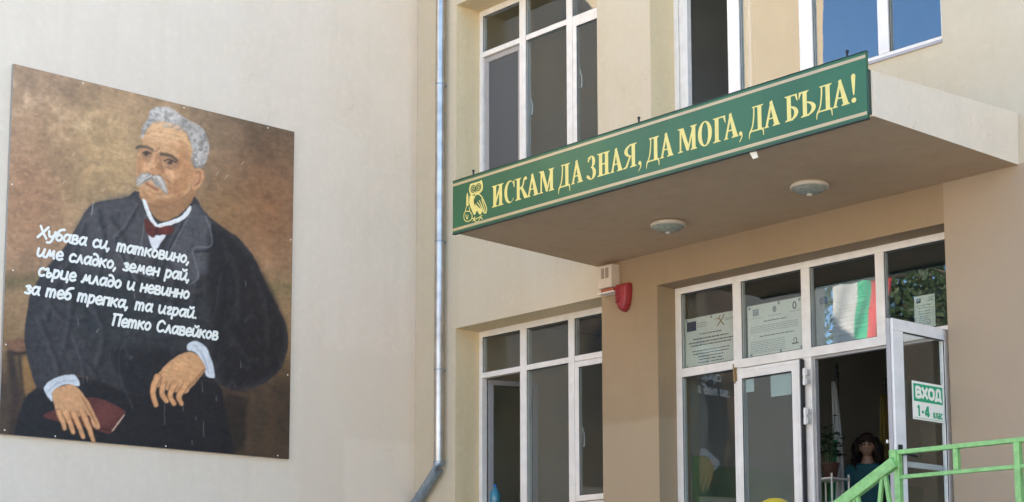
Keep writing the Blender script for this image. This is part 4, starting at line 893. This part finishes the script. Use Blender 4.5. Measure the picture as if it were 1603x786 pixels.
def notice(x0, x1, z0, z1, label, matp, kind):
    t = thing('notice', ((x0+x1)/2, yN, z0), label, 'notice', 'notices behind the glass over the entrance')
    s_ = MB(); s_.box(x0, x1, yN, yN+.004, z0, z1); s_.build('sheet', matp, t)
    rnd = random.Random(kind*11); P_ = lambda x, y, h: (x, yN-.0006-h, y)
    L = Letters(P_, .00007); w = x1-x0; h = z1-z0; X = lambda u: x0+u*w; Z = lambda v: z0+v*h
    mats = [M_ink, M_grey_ink, M_eu, M_bronze, M_paper]
    def F(nm):
        if L.mb.f: L.mb.build(nm, mats, t)
        L.mb = MB()
    if kind == 1:
        eu(L, X(.03), X(.22), Z(.74), Z(.93), 2, 3); F('flag_emblem'); lines(L, X(.24), X(.43), [Z(.79), Z(.83), Z(.87)], .006, rnd, 1); F('text_block'); emblem_man(L, X(.7), Z(.85), .085, 3); F('emblem'); lines(L, X(.78), X(.98), [Z(.87), Z(.84)], .005, rnd, 1); F('text_block')
        lines(L, X(.2), X(.8), [Z(.64)], .01, rnd, 0, True); F('text_block'); lines(L, X(.04), X(.97), [Z(.55), Z(.48), Z(.42)], .011, rnd, 0, True); F('text_block')
        lines(L, X(.1), X(.9), [Z(.31), Z(.25), Z(.19), Z(.13), Z(.07)], .009, rnd, 0, True); F('text_block')
        for u, v in ((.03, .96), (.52, .96), (.97, .96), (.03, .03)): (L.disc(X(u), Z(v), .012, m=1), F('pin'))
    elif kind == 2:
        eu(L, X(.1), X(.21), Z(.79), Z(.92), 1, 4); F('flag_emblem'); L.disc(X(.5), Z(.86), .022, .03, m=1); F('emblem'); L.ring(X(.86), Z(.86), .022, .034, .01, .022, m=0); F('emblem'); lines(L, X(.08), X(.28), [Z(.74)], .004, rnd, 1); F('text_block'); lines(L, X(.38), X(.64), [Z(.74)], .005, rnd, 1); F('text_block'); lines(L, X(.76), X(.96), [Z(.75)], .005, rnd, 1); F('text_block')
        lines(L, X(.3), X(.72), [Z(.65)], .008, rnd, 0); F('text_block'); lines(L, X(.05), X(.92), [Z(.57), Z(.535), Z(.50), Z(.465)], .005, rnd, 1); F('text_block'); lines(L, X(.22), X(.85), [Z(.37)], .008, rnd, 0); F('text_block')
        lines(L, X(.05), X(.68), [Z(.28), Z(.245), Z(.21), Z(.175), Z(.14), Z(.105), Z(.07)], .005, rnd, 1); F('text_block'); L.poly([(X(.8), Z(.13)), (X(.92), Z(.13)), (X(.92), Z(.16)), (X(.8), Z(.16))], 0); F('text_block'); L.ring(X(.86), Z(.2), .02, .025, .011, .016, -60, 200, m=0); F('emblem')
        for u, v in ((.04, .95), (.58, .96), (.95, .95), (.06, .04), (.6, .04), (.97, .05)): (L.disc(X(u), Z(v), .014, m=1), F('pin'))
    elif kind == 3:
        eu(L, X(.07), X(.2), Z(.7), Z(.82), 2, 1); F('flag_emblem'); emblem_man(L, X(.73), Z(.86), .07, 0); F('emblem'); lines(L, X(.55), X(.9), [Z(.74), Z(.69)], .008, rnd, 0, True); F('text_block'); lines(L, X(.28), X(.97), [Z(.6), Z(.55), Z(.5)], .008, rnd, 0, True); F('text_block'); lines(L, X(.15), X(.9), [Z(.41), Z(.34), Z(.27), Z(.2), Z(.12)], .008, rnd, 0, True); F('text_block')
    else:
        eu(L, X(.12), X(.32), Z(.78), Z(.92), 2, 4); F('flag_emblem'); lines(L, X(.68), X(.92), [Z(.9), Z(.84), Z(.8)], .005, rnd, 1); F('text_block'); lines(L, X(.1), X(.9), [Z(.68), Z(.6), Z(.5), Z(.42), Z(.34), Z(.28), Z(.22), Z(.16), Z(.1)], .006, rnd, 1, True); F('text_block')
notice(3.528, 4.122, 4.083, 4.532, 'pale notice with a dark blue flag emblem, behind the leftmost pane above the entrance', M_paper, 1)
notice(4.252, 4.852, 4.086, 4.540, 'pale densely printed notice with three crests, behind the pane above the white closed door leaf', M_paper, 2)
notice(4.992, 5.604, 4.084, 4.59, 'clear notice sheet behind the pane reflecting the white, green and red flag', sheet_clear('clear_film', (.62, .64, .62), .3), 3)
notice(5.962, 6.152, 4.10, 4.360, 'small narrow printed notice behind the rightmost pane above the open door', M_paper, 4)
def paper(x0, x1, z0, z1, label):
    t = MB(); y = R2-.032; t.hexa([(x0, y, z0), (x1, y+.002, z0), (x1, y+.004, z0), (x0, y+.002, z0), (x0, y, z1), (x1, y, z1), (x1, y+.002, z1), (x0, y+.002, z1)])
    o = t.build('paper_sheet', M_paper_blue); tag(o, label, 'paper', 'blank papers stuck inside the door glass')
paper(4.282, 4.372, 3.776, 3.888, 'small blank paper taped in the top left corner of the closed door glass')
paper(4.556, 4.786, 3.706, 3.888, 'larger blank paper taped in the top right corner of the closed door glass')

# door sign on the open leaf
DS = thing('door_sign', (6.403, -.22, 3.28), 'green and white entrance sign stuck on the glass of the open door', 'sign')
xs_ = 6.398
s_ = MB(); s_.box(xs_-.003, xs_, -.421, -.017, 3.279, 3.566); s_.build('plate', M_letter, DS)
M_sgreen = simple('sign_green', alb(20, 158, 112, 1), .4, var=.03)
gp = MB(); gp.box(xs_+.0004, xs_+.0012, -.406, -.034, 3.415, 3.548); gp.build('green_field', M_sgreen, DS)
L = Letters(lambda x, y, h: (xs_+.0016+h, x, y)); block_text(L, 'ВХОД', -.385, -.045, 3.443, .082, .025); L.mb.build('word', M_letter, DS)
L = Letters(lambda x, y, h: (xs_+.0008+h, x, y)); block_text(L, '1-4', -.375, -.205, 3.305, .082, .02); block_text(L, 'клас', -.165, -.04, 3.305, .06, .011); L.poly([(-.41, 3.29), (-.03, 3.29), (-.03, 3.293), (-.41, 3.293)]); L.mb.build('word', M_sgreen, DS)

# ------------------------------------------------------------------ green handrail
RL = thing('stair_railing', (7.15, -1.7, FL), 'light green painted metal railing with a sloping handrail in front of the open door', 'railing')
yr = -1.7
r_ = MB(); r_.bar((7.13, yr, 2.865), (9.6, yr, 2.865), .042, .030); r_.build('top_rail', M_rail, RL, bevel=.004)
r_ = MB(); r_.bar((7.14, yr, 2.702), (9.6, yr, 2.702), .03, .026); r_.build('lower_rail', M_rail, RL, bevel=.003)
for x in (7.152, 8.03, 9.0):
    r_ = MB(); r_.bar((x, yr, FL), (x, yr, 2.85), .042, .042, upv=(0, 1, 0)); r_.build('post', M_rail, RL, bevel=.004)
for x in (7.594, 8.5):
    r_ = MB(); r_.bar((x, yr, 2.715), (x, yr, 2.85), .036, .036, upv=(0, 1, 0)); r_.build('short_post', M_rail, RL, bevel=.003)
sl = .545
r_ = MB(); r_.bar((7.128, yr-.004, 2.80), (7.128, yr-.004, 2.884), .055, .055, upv=(0, 1, 0)); r_.bar((7.15, yr-.03, 2.80), (4.9, yr-.03, 2.80-2.25*sl), .05, .075); r_.build('sloping_handrail', M_rail, RL, bevel=.005)
r_ = MB(); r_.bar((7.15, yr-.03, 2.2), (4.9, yr-.03, 2.2-2.25*sl), .03, .03); r_.build('stringer', M_rail, RL)
for x in (7.06, 6.835, 6.6, 6.36, 6.12, 5.88, 5.64, 5.4):
    z = 2.765-(7.15-x)*sl
    for dx in (-.11, .09):
        r_ = MB(); r_.bar((x+dx*.12, yr-.03, z), (x+dx, yr-.03, z-.57+dx*sl), .024, .024, upv=(0, 1, 0)); r_.build('baluster', M_rail, RL)

# ------------------------------------------------------------------ things inside the doorway
def cloth(name, mats, parent, fn, nu=26, nv=30, split=None, th=.004):
    mb = MB(); vs_ = []; 
    for j in range(nv+1):
        for i in range(nu+1): vs_.append(fn(i/nu, j/nv))
    b = len(mb.v); mb.v += vs_
    for j in range(nv):
        for i in range(nu):
            a = j*(nu+1)+i; mb.f.append([a, a+1, a+nu+2, a+nu+1]); mb.sm.append(True); mb.mi.append(split((i+.5)/nu, (j+.5)/nv) if split else 0)
    o = mb.build(name, mats, parent); s_ = o.modifiers.new('thickness', 'SOLIDIFY'); s_.thickness = th; return o
M_fw = simple('white_cloth', (.34, .35, .35), .8, var=.08); M_fg = simple('green_cloth', (.02, .20, .10), .8); M_fr = simple('red_cloth', (.5, .03, .03), .8); M_fy = simple('yellow_cloth', (.13, .10, .02), .8); M_wood = simple('dark_wood', (.05, .03, .02), .5)
F1 = thing('flag', (4.56, 1.2, FL), 'furled white, green and red flag on an upright pole inside the doorway', 'flag')
p_ = MB(); p_.tube([(4.47, 1.2, FL), (4.495, 1.2, 3.99)], .014, 10); p_.build('pole', M_wood, F1)
p_ = MB(); p_.lathe([(.0, 0), (.02, .0), (.012, .02), (.02, .045), (.008, .07), (.014, .09), (.0, .15)], (4.496, 1.2, 3.985), 12); p_.build('finial', M_dark, F1)
def fl(u, v):
    w = .05+.20*v**.8; x = 4.47+w*(u-.35)*.95+.02*math.sin(v*6); z = 3.95-1.75*v-.10*(1-abs(u-.3))*0; y = 1.17+.035*math.sin(u*17+v*3)*(.4+v)
    return (x, y, z)
cloth('cloth', [M_fw, M_fg], F1, fl, split=lambda u, v: 1 if (.30 < v < .66 and u < .62-(v-.30)*.5) else 0)
F2 = thing('flag', (4.5, 2.0, FL), 'furled yellow flag on a pole behind the woman inside the doorway', 'flag')
p_ = MB(); p_.tube([(4.42, 2.0, FL), (4.43, 2.0, 4.0)], .013, 10); p_.lathe([(0, 0), (.02, 0), (.01, .03), (.018, .06), (0, .1)], (4.43, 2.0, 4.0), 10); p_.build('pole', M_wood, F2)
cloth('cloth', M_fy, F2, lambda u, v: (4.43+(.04+.20*v)*(u-.5), 1.97+.03*math.sin(u*15+v*2), 3.92-1.2*v))
ST = thing('plant_stand', (4.4, 1.0, FL), 'white wire plant stand with open legs inside the doorway', 'stand')
t_ = MB(); t_.box(4.39, 4.66, .87, 1.13, 3.05, 3.066); t_.box(4.39, 4.66, .87, 1.13, 2.84, 2.85); t_.build('shelf', M_pvc, ST)
for x, y in ((4.4, .88), (4.65, .88), (4.4, 1.12), (4.65, 1.12)):
    t_ = MB(); t_.tube([(x, y, FL), (x, y, 3.1)], .009, 8); t_.build('leg', M_pvc, ST)
def plant(loc, r, h, n, label, leaf, seed, spread=1.0):
    t = thing('potted_plant', loc, label, 'plant'); x, y, z = loc
    q = MB(); q.lathe([(0, 0), (r*.7, 0), (r, h), (r*1.08, h), (r*1.08, h*1.12), (r*.9, h*1.12), (r*.88, h*.95), (0, h*.95)], loc, 24); q.build('pot', simple('terracotta', (.12, .055, .035), .8, var=.15), t)
    rnd = random.Random(seed); s_ = MB(); lv = MB()
    for k in range(n):
        a = rnd.uniform(0, 6.28); L_ = rnd.uniform(.15, .42)*spread; b_ = Vector((x+rnd.uniform(-.3, .3)*r, y+rnd.uniform(-.3, .3)*r, z+h)); e_ = b_+Vector((math.cos(a)*L_*.45, math.sin(a)*L_*.45, L_))
        s_.tube([b_, (b_+e_)/2+Vector((0, 0, .02)), e_], [.006, .005, .003], 6)
        for m_ in range(4):
            c = b_.lerp(e_, .45+.18*m_); aa = rnd.uniform(0, 6.28); d = Vector((math.cos(aa), math.sin(aa), rnd.uniform(-.4, .4))); sdv = d.cross(Vector((0, 0, 1))).normalized(); l = rnd.uniform(.06, .12)*spread; w = l*.3
            lv.add([c, c+d*l*.4+sdv*w-Vector((0, 0, .004)), c+d*l, c+d*l*.4-sdv*w-Vector((0, 0, .004)), c+d*l*.45+Vector((0, 0, .012))], [(0, 1, 4), (1, 2, 4), (2, 3, 4), (3, 0, 4)])
    s_.build('stems', simple('stem', (.05, .08, .03), .7), t); lv.build('leaves', leaf, t)
M_leaf = simple('leaf', (.02, .045, .018), .5, var=.4, vs_=15)
plant((4.55, 1.0, 3.067), .075, .12, 12, 'leafy plant in a terracotta pot on the white plant stand', M_leaf, 3)
plant((2.2, 1.1, 3.3), .1, .14, 14, 'dark leafy potted plant behind the right casement of the lower window', M_leaf, 5, 1.2)
tb = thing('side_table', (2.2, 1.1, FL), 'plain dark table carrying a potted plant behind the lower window', 'table')
q = MB(); q.box(1.95, 2.5, .85, 1.35, 3.26, 3.299); q.build('tabletop', M_wood, tb)
for x, y in ((1.98, .88), (2.47, .88), (1.98, 1.32), (2.47, 1.32)): MB().box(x-.02, x+.02, y-.02, y+.02, FL, 3.26).build('leg', M_wood, tb)
# bottle on the inner sill
BT = thing('bottle', (.80, .43, 2.985), 'blue plastic bottle standing behind the open casement of the lower window', 'bottle')
bs = simple('blue_plastic', (.05, .20, .26), .2, spec=.6)
q = MB(); q.lathe([(0, 0), (.052, 0), (.056, .02), (.056, .07), (.051, .085), (.056, .10), (.056, .16), (.042, .20), (.022, .228), (.018, .248), (0, .249)], (.745, .45, 2.985), 20); q.build('body', bs, BT)
q = MB(); q.lathe([(.021, .246), (.021, .272), (0, .274)], (.745, .45, 2.985), 16); q.build('cap', simple('blue_cap', (.03, .12, .3), .4), BT)
sl_ = MB(); sl_.box(.66, 2.74, .386, .58, 2.955, 2.984); sl_.build('inner_sill', M_pvc_grey, B)
# yellow dome in front of the folded door leaf
BN = thing('litter_bin', (4.98, -.3, FL), 'bright yellow dome-topped bin just peeking up in front of the white closed door', 'bin')
q = MB(); q.lathe([(0, 0), (.15, 0), (.165, .02), (.168, .66), (.16, .67)], (4.98, -.3, FL), 32); q.build('body', simple('yellow_plastic', (.75, .50, .02), .35, var=.06), BN)
q = MB(); q.lathe([(.178, .665), (.18, .70), (.172, .76), (.145, .82), (.10, .865), (.05, .888), (0, .893)], (4.98, -.3, FL), 40); q.build('lid', simple('yellow_lid', (.80, .58, .04), .3, var=.04), BN)

# ------------------------------------------------------------------ the woman inside the doorway
def person(loc, face):
    P = thing('person', loc, 'dark-haired woman with a fringe in a teal top standing inside the open doorway', 'person')
    J = dict(pel=(0, 0, .86), wai=(0, .01, 1.0), che=(0, .0, 1.18), nk0=(0, .015, 1.305), nk=(0, 0, 1.39), hd=(0, -.01, 1.44),
             shl=(.15, .01, 1.27), ell=(.20, .03, 1.02), wrl=(.17, -.12, .84), hal=(.15, -.17, .80), shr=(-.15, .01, 1.27), elr=(-.20, .03, 1.02), wrr=(-.17, -.12, .84), har=(-.15, -.17, .80),
             hil=(.085, 0, .80), knl=(.09, -.01, .45), anl=(.09, .02, .08), tol=(.10, -.12, .03), hir=(-.085, 0, .80), knr=(-.09, -.01, .45), anr=(-.09, .02, .08), tor=(-.10, -.12, .03))
    Rr = dict(pel=.14, wai=.12, che=.135, nk0=.078, nk=.044, hd=.044, shl=.06, ell=.042, wrl=.028, hal=.03, shr=.06, elr=.042, wrr=.028, har=.03, hil=.085, knl=.058, anl=.04, tol=.03, hir=.085, knr=.058, anr=.04, tor=.03)
    E = [('pel', 'wai'), ('wai', 'che'), ('che', 'nk0'), ('nk0', 'nk'), ('nk', 'hd'), ('che', 'shl'), ('shl', 'ell'), ('ell', 'wrl'), ('wrl', 'hal'), ('che', 'shr'), ('shr', 'elr'), ('elr', 'wrr'), ('wrr', 'har'), ('pel', 'hil'), ('hil', 'knl'), ('knl', 'anl'), ('anl', 'tol'), ('pel', 'hir'), ('hir', 'knr'), ('knr', 'anr'), ('anr', 'tor')]
    for sd_, q in (('l', 1), ('r', -1)):       # five fingers
        for i, (dx, L_) in enumerate(((-.024, .07), (-.008, .08), (.008, .076), (.022, .06))):
            a, b_ = 'f%s%da' % (sd_, i), 'f%s%db' % (sd_, i); h = J['ha'+sd_]
            J[a] = (h[0]+dx*q, h[1]-.03, h[2]-.03); J[b_] = (h[0]+dx*q, h[1]-.04, h[2]-.03-L_); Rr[a] = .009; Rr[b_] = .007; E += [('ha'+sd_, a), (a, b_)]
        a, b_ = 't%sa' % sd_, 't%sb' % sd_; h = J['wr'+sd_]; J[a] = (h[0]-.035*q, h[1]-.04, h[2]-.03); J[b_] = (h[0]-.045*q, h[1]-.075, h[2]-.06); Rr[a] = .011; Rr[b_] = .008; E += [('wr'+sd_, a), (a, b_)]
    ks = list(J); me = bpy.data.meshes.new('body'); me.from_pydata([J[k] for k in ks], [(ks.index(a), ks.index(b_)) for a, b_ in E], [])
    o = bpy.data.objects.new('body_tmp', me); C.objects.link(o)
    sk = o.modifiers.new('skin', 'SKIN'); sk.use_smooth_shade = True; sv = me.skin_vertices[0].data
    for i, k in enumerate(ks): r = Rr[k]; sv[i].radius = (r, r*.8 if k in ('pel', 'wai', 'che') else r); sv[i].use_root = (k == 'pel')
    sub = o.modifiers.new('sub', 'SUBSURF'); sub.levels = 2; sub.render_levels = 2
    dg = bpy.context.evaluated_depsgraph_get(); m2 = bpy.data.meshes.new_from_object(o.evaluated_get(dg)); bpy.data.objects.remove(o)
    bm = bmesh.new(); bm.from_mesh(m2)
    # head: a shaped ovoid with brow, nose, lips, chin and ears
    nu_, nv_ = 40, 32; hc = Vector((0, -.02, 1.488)); grid = []
    for j in range(nv_+1):
        ph = math.pi*j/nv_; row = []
        for i in range(nu_):
            th = 2*math.pi*i/nu_; x = math.sin(ph)*math.sin(th); y = -math.sin(ph)*math.cos(th); z = math.cos(ph)
            sx, sy_, sz = .068, .088, .105
            if z < 0: sx *= 1-.30*z*z*1.2; sy_ *= 1-.12*z*z
            px, py, pz = x*sx, y*sy_, z*sz; fr_ = max(0, -y)
            if fr_ > .3:
                g_ = lambda cx, cz, rx, rz: math.exp(-((px-cx)/rx)**2-((pz-cz)/rz)**2)
                py -= .017*g_(0, -.024, .012, .014)+.007*g_(0, 0, .011, .022)+.008*g_(0, -.060, .022, .010)+.010*g_(0, -.092, .022, .014)+.006*g_(0, .026, .05, .01)
                py += .011*g_(.029, .008, .016, .010)+.011*g_(-.029, .008, .016, .010)+.004*g_(0, -.047, .02, .006)
            if abs(abs(x)-1) < .12 and abs(pz+.012) < .03: px *= 1.22
            row.append(bm.verts.new(hc+Vector((px, py, pz))))
        grid.append(row)
    fm = []
    for j in range(nv_):
        for i in range(nu_):
            a, b_, c, d = grid[j][i], grid[j][(i+1) % nu_], grid[j+1][(i+1) % nu_], grid[j+1][i]
            try: f = bm.faces.new((a, d, c, b_))
            except ValueError: continue
            f.smooth = True; q = f.calc_center_median()-hc
            if q.y < -.05:
                if abs(abs(q.x)-.028) < .014 and abs(q.z-.006) < .008: f.material_index = 1
                elif abs(abs(q.x)-.029) < .017 and abs(q.z-.030) < .005: f.material_index = 1
                elif abs(q.x) < .018 and abs(q.z+.060) < .006: f.material_index = 2
    bmesh.ops.remove_doubles(bm, verts=bm.verts, dist=.00005)
    M_skin = simple('skin', (.30, .18, .12), .5, var=.08); M_brow = simple('brow', (.03, .02, .015), .5); M_lip = simple('lip', (.19, .065, .055), .5); M_teal = simple('teal_knit', (.010, .075, .095), .85, var=.2, vs_=30); M_trou = simple('dark_trousers', (.02, .02, .025), .8); M_hair = simple('dark_hair', (.016, .009, .006), .6, spec=.2, var=.5, vs_=50)
    rot = Matrix.Rotation(face, 3, 'Z')
    tops = [f for f in bm.faces if f.material_index == 0]
    bm.normal_update()
    m3 = bpy.data.meshes.new('body'); bm.to_mesh(m3)
    for mt in (M_skin, M_brow, M_lip): m3.materials.append(mt)
    def shell(name, cond, mat, off):     # clothing follows the body, a few millimetres out
        b2 = bm.copy(); b2.normal_update(); dl = [f for f in b2.faces if not cond(f.calc_center_median())]
        bmesh.ops.delete(b2, geom=dl, context='FACES')
        for v in b2.verts: v.co += v.normal*off
        m = bpy.data.meshes.new(name); b2.to_mesh(m); b2.free(); m.materials.append(mat)
        for v in m.vertices: v.co = rot @ v.co
        for p_ in m.polygons: p_.use_smooth = True; p_.material_index = 0
        ob = bpy.data.objects.new(name, m); C.objects.link(ob); ob.parent = P; s2 = ob.modifiers.new('thickness', 'SOLIDIFY'); s2.thickness = .004; return ob
    shell('teal_top', lambda c: .80 < c.z < 1.325-.35*max(0, .06-abs(c.x))*(1 if c.y < 0 else .2) and not (c.z < .93 and c.y < -.075), M_teal, .014)
    shell('trousers', lambda c: .09 < c.z < .84 and abs(c.x) < .19 and c.y > -.105, M_trou, .010)
    for v in m3.vertices: v.co = rot @ v.co
    bo = bpy.data.objects.new('body', m3); C.objects.link(bo); bo.parent = P
    # hair: shoulder-length locks with a fringe
    hm = MB(); rnd = random.Random(4)
    cap_v = []; NT = 72; NR = 34
    for j in range(NR+1):
        u = j/NR
        for i in range(NT+1):
            th = .0+2*math.pi*i/NT; fr_ = max(0, math.cos(th)); back = max(0, -math.cos(th))
            if u < .5:                                   # crown
                ph = math.pi*.5*u/.5; rx, ry, z = math.sin(ph)*.083, math.sin(ph)*.103, math.cos(ph)*.122
            else:                                        # fall to the shoulders, fuller at the ends
                q = (u-.5)/.5; rx = .085+.042*math.sin(q*2.3); ry = .104-.006*q; z = -.19*q
            n_ = 1+.05*math.sin(th*11+u*9)+.035*math.sin(th*23-u*15)+.05*math.sin(th*5+u*17)*u
            cap_v.append(hc+Vector((math.sin(th)*rx*n_, -math.cos(th)*ry*n_+.010, z-.012*math.sin(th*7)*u)))
    fs = []
    for j in range(NR):
        u = (j+.5)/NR
        for i in range(NT):
            th = 2*math.pi*(i+.5)/NT; d = min(th, 2*math.pi-th)
            lim = .44 if d < .62 else (.50+.04*math.sin(th*9) if d < .85 else (.60 if d < .95 else 2))
            if u > lim: continue
            a = j*(NT+1)+i; fs.append((a, a+NT+1, a+NT+2, a+1))
    hm.add([rot @ q for q in cap_v], fs, 0, True)
    for k in range(260):                                 # loose strands that break the outline
        th = rnd.uniform(.86, 2*math.pi-.86); sx, cy_ = math.sin(th), -math.cos(th); z0 = rnd.uniform(-.06, .085); L_ = rnd.uniform(.10, .19); w_ = rnd.uniform(.98, 1.12)
        pts = [hc+Vector((sx*.082*w_, cy_*.100*w_+.01, z0))]
        for s2 in (.33, .66, 1): pts.append(hc+Vector((sx*(.086+.040*math.sin(s2*2.2))*w_+.011*math.sin(k+s2*6), cy_*.098*w_+.01+.008*math.cos(k*2+s2*4), max(z0-L_*s2, -.225))))
        hm.tube([rot @ q for q in pts], [.005, .007, .006, .002], 5)
    for k in range(40):                                  # fringe
        x = -.062+.124*k/39; b_ = .102*math.sqrt(max(0, 1-(x/.09)**2))
        pts = [hc+Vector((x*.7, -b_*.86, .098)), hc+Vector((x*.95, -b_*1.04, .072)), hc+Vector((x*1.05+.006*math.sin(k*3), -b_*1.05, .036+.012*math.sin(k*1.7)+.25*abs(x)*-.3))]
        hm.tube([rot @ q for q in pts], [.007, .007, .002], 5)
    hm.v = [tuple(Vector(q)+Vector(loc)) for q in hm.v]
    hm.build('hair', M_hair, P)
    bm.free(); return P
person((4.58, 1.5, FL), math.radians(34))

# ------------------------------------------------------------------ unseen block added across the yard as a warm bounce for the walls
NB = thing('bounce_block', (14, -36, 0), 'unseen pale block added across the yard to bounce sunlight onto the school', 'building')
def hw(mb, xs, zs, holes, y0, y1):
    t = MB(); wall_holes(t, xs, zs, holes, y0, y1); mb.v = t.v; mb.f = t.f; mb.mi = t.mi; mb.sm = t.sm
hs = [(x, x+1.5, z, z+1.5) for x in range(-13, 47, 3) for z in (1.4, 4.4, 7.4)]
w_ = MB(); hw(w_, [-14, 48], [0, 10.5], hs, -36, -36.3); w_.box(-14, 48, -46, -36.6, 0, 10.5); w_.build('wall', plaster('sunlit_plaster', (.58, .50, .40), (.85, .8, .75), .3), NB)
for a, b, c, d in hs: MB().box(a, b, -36.26, -36.2, c, d).build('window', M_glass_dark, NB)
# ------------------------------------------------------------------ across the yard, seen only in the window reflections
FG = thing('flag', (-.5, -6.4, 6.4), 'sunlit white, green and red flag on a staff, mirrored above the doorway', 'flag')
p_ = MB(); p_.tube([(-.3, -6.38, 6.36), (-.3, -8.75, 6.93)], .02, 10); p_.build('pole', M_wood, FG)
def rf(u, v): return (-.3+.05*math.sin(u*16+v*4)*(.3+v), -7.0-1.42*u+.14*v*(1-u)+.40*v*u, 6.52+.34*u-1.5*v*(1-.05*u))
cloth('cloth', [simple('sunlit_white', (.52, .51, .50), .8), simple('flag_green', (.05, .42, .22), .8), simple('flag_red', (.62, .06, .06), .8)], FG, rf, 40, 24, split=lambda u, v: 0 if u < .37 else (1 if u < .66 else 2))
def tree(loc, h, r, seed, label):
    rnd = random.Random(seed); x, y, z = loc; t = thing('broadleaf_tree', loc, label, 'tree', 'trees across the yard')
    k = MB(); k.tube([(x, y, 0), (x+.1, y, h*.3), (x, y+.1, h*.6), (x, y, h*.85)], [.28, .2, .13, .04], 10); tips = []
    for i in range(11):
        a = i*2.4; z0 = h*(.3+.045*i); e_ = Vector((x+math.cos(a)*r*rnd.uniform(.5, .9), y+math.sin(a)*r*rnd.uniform(.5, .9), z0+h*rnd.uniform(.12, .3))); k.tube([(x, y, z0), ((x+e_.x)/2, (y+e_.y)/2, (z0+e_.z)/2+.2), e_], [.09, .06, .02], 7); tips.append(e_)
    k.build('trunk', simple('bark', (.12, .09, .06), .9, var=.3), t); lf = MB()
    for i in range(60):
        c = rnd.choice(tips)+Vector((rnd.gauss(0, r*.3), rnd.gauss(0, r*.3), rnd.gauss(.1, r*.25)))
        for _ in range(150):
            q = c+Vector((rnd.gauss(0, .42), rnd.gauss(0, .42), rnd.gauss(0, .34))); d = Vector((rnd.gauss(0, 1), rnd.gauss(0, 1), rnd.gauss(0, .7))).normalized(); e1 = d.orthogonal().normalized(); e2 = d.cross(e1); s_ = rnd.uniform(.05, .11)
            lf.add([q-e1*s_, q+e2*s_*.5, q+e1*s_, q-e2*s_*.5], [(0, 1, 2, 3)], rnd.randrange(2))
    lf.build('crown', [simple('foliage_a', (.025, .05, .016), .6, var=.3), simple('foliage_b', (.04, .065, .022), .6, var=.3)], t)
tree((-7.5, -20, 0), 13.5, 4.2, 1, 'tall leafy tree across the yard, mirrored dark in the pane above the open door')
tree((-3.2, -17.5, 0), 11.0, 3.2, 2, 'slimmer leafy tree across the yard, mirrored beside the flag in the entrance glazing')
tree((-13, -24, 0), 12.5, 4.5, 6, 'broad leafy tree farthest across the yard, mirrored low in the entrance glazing')
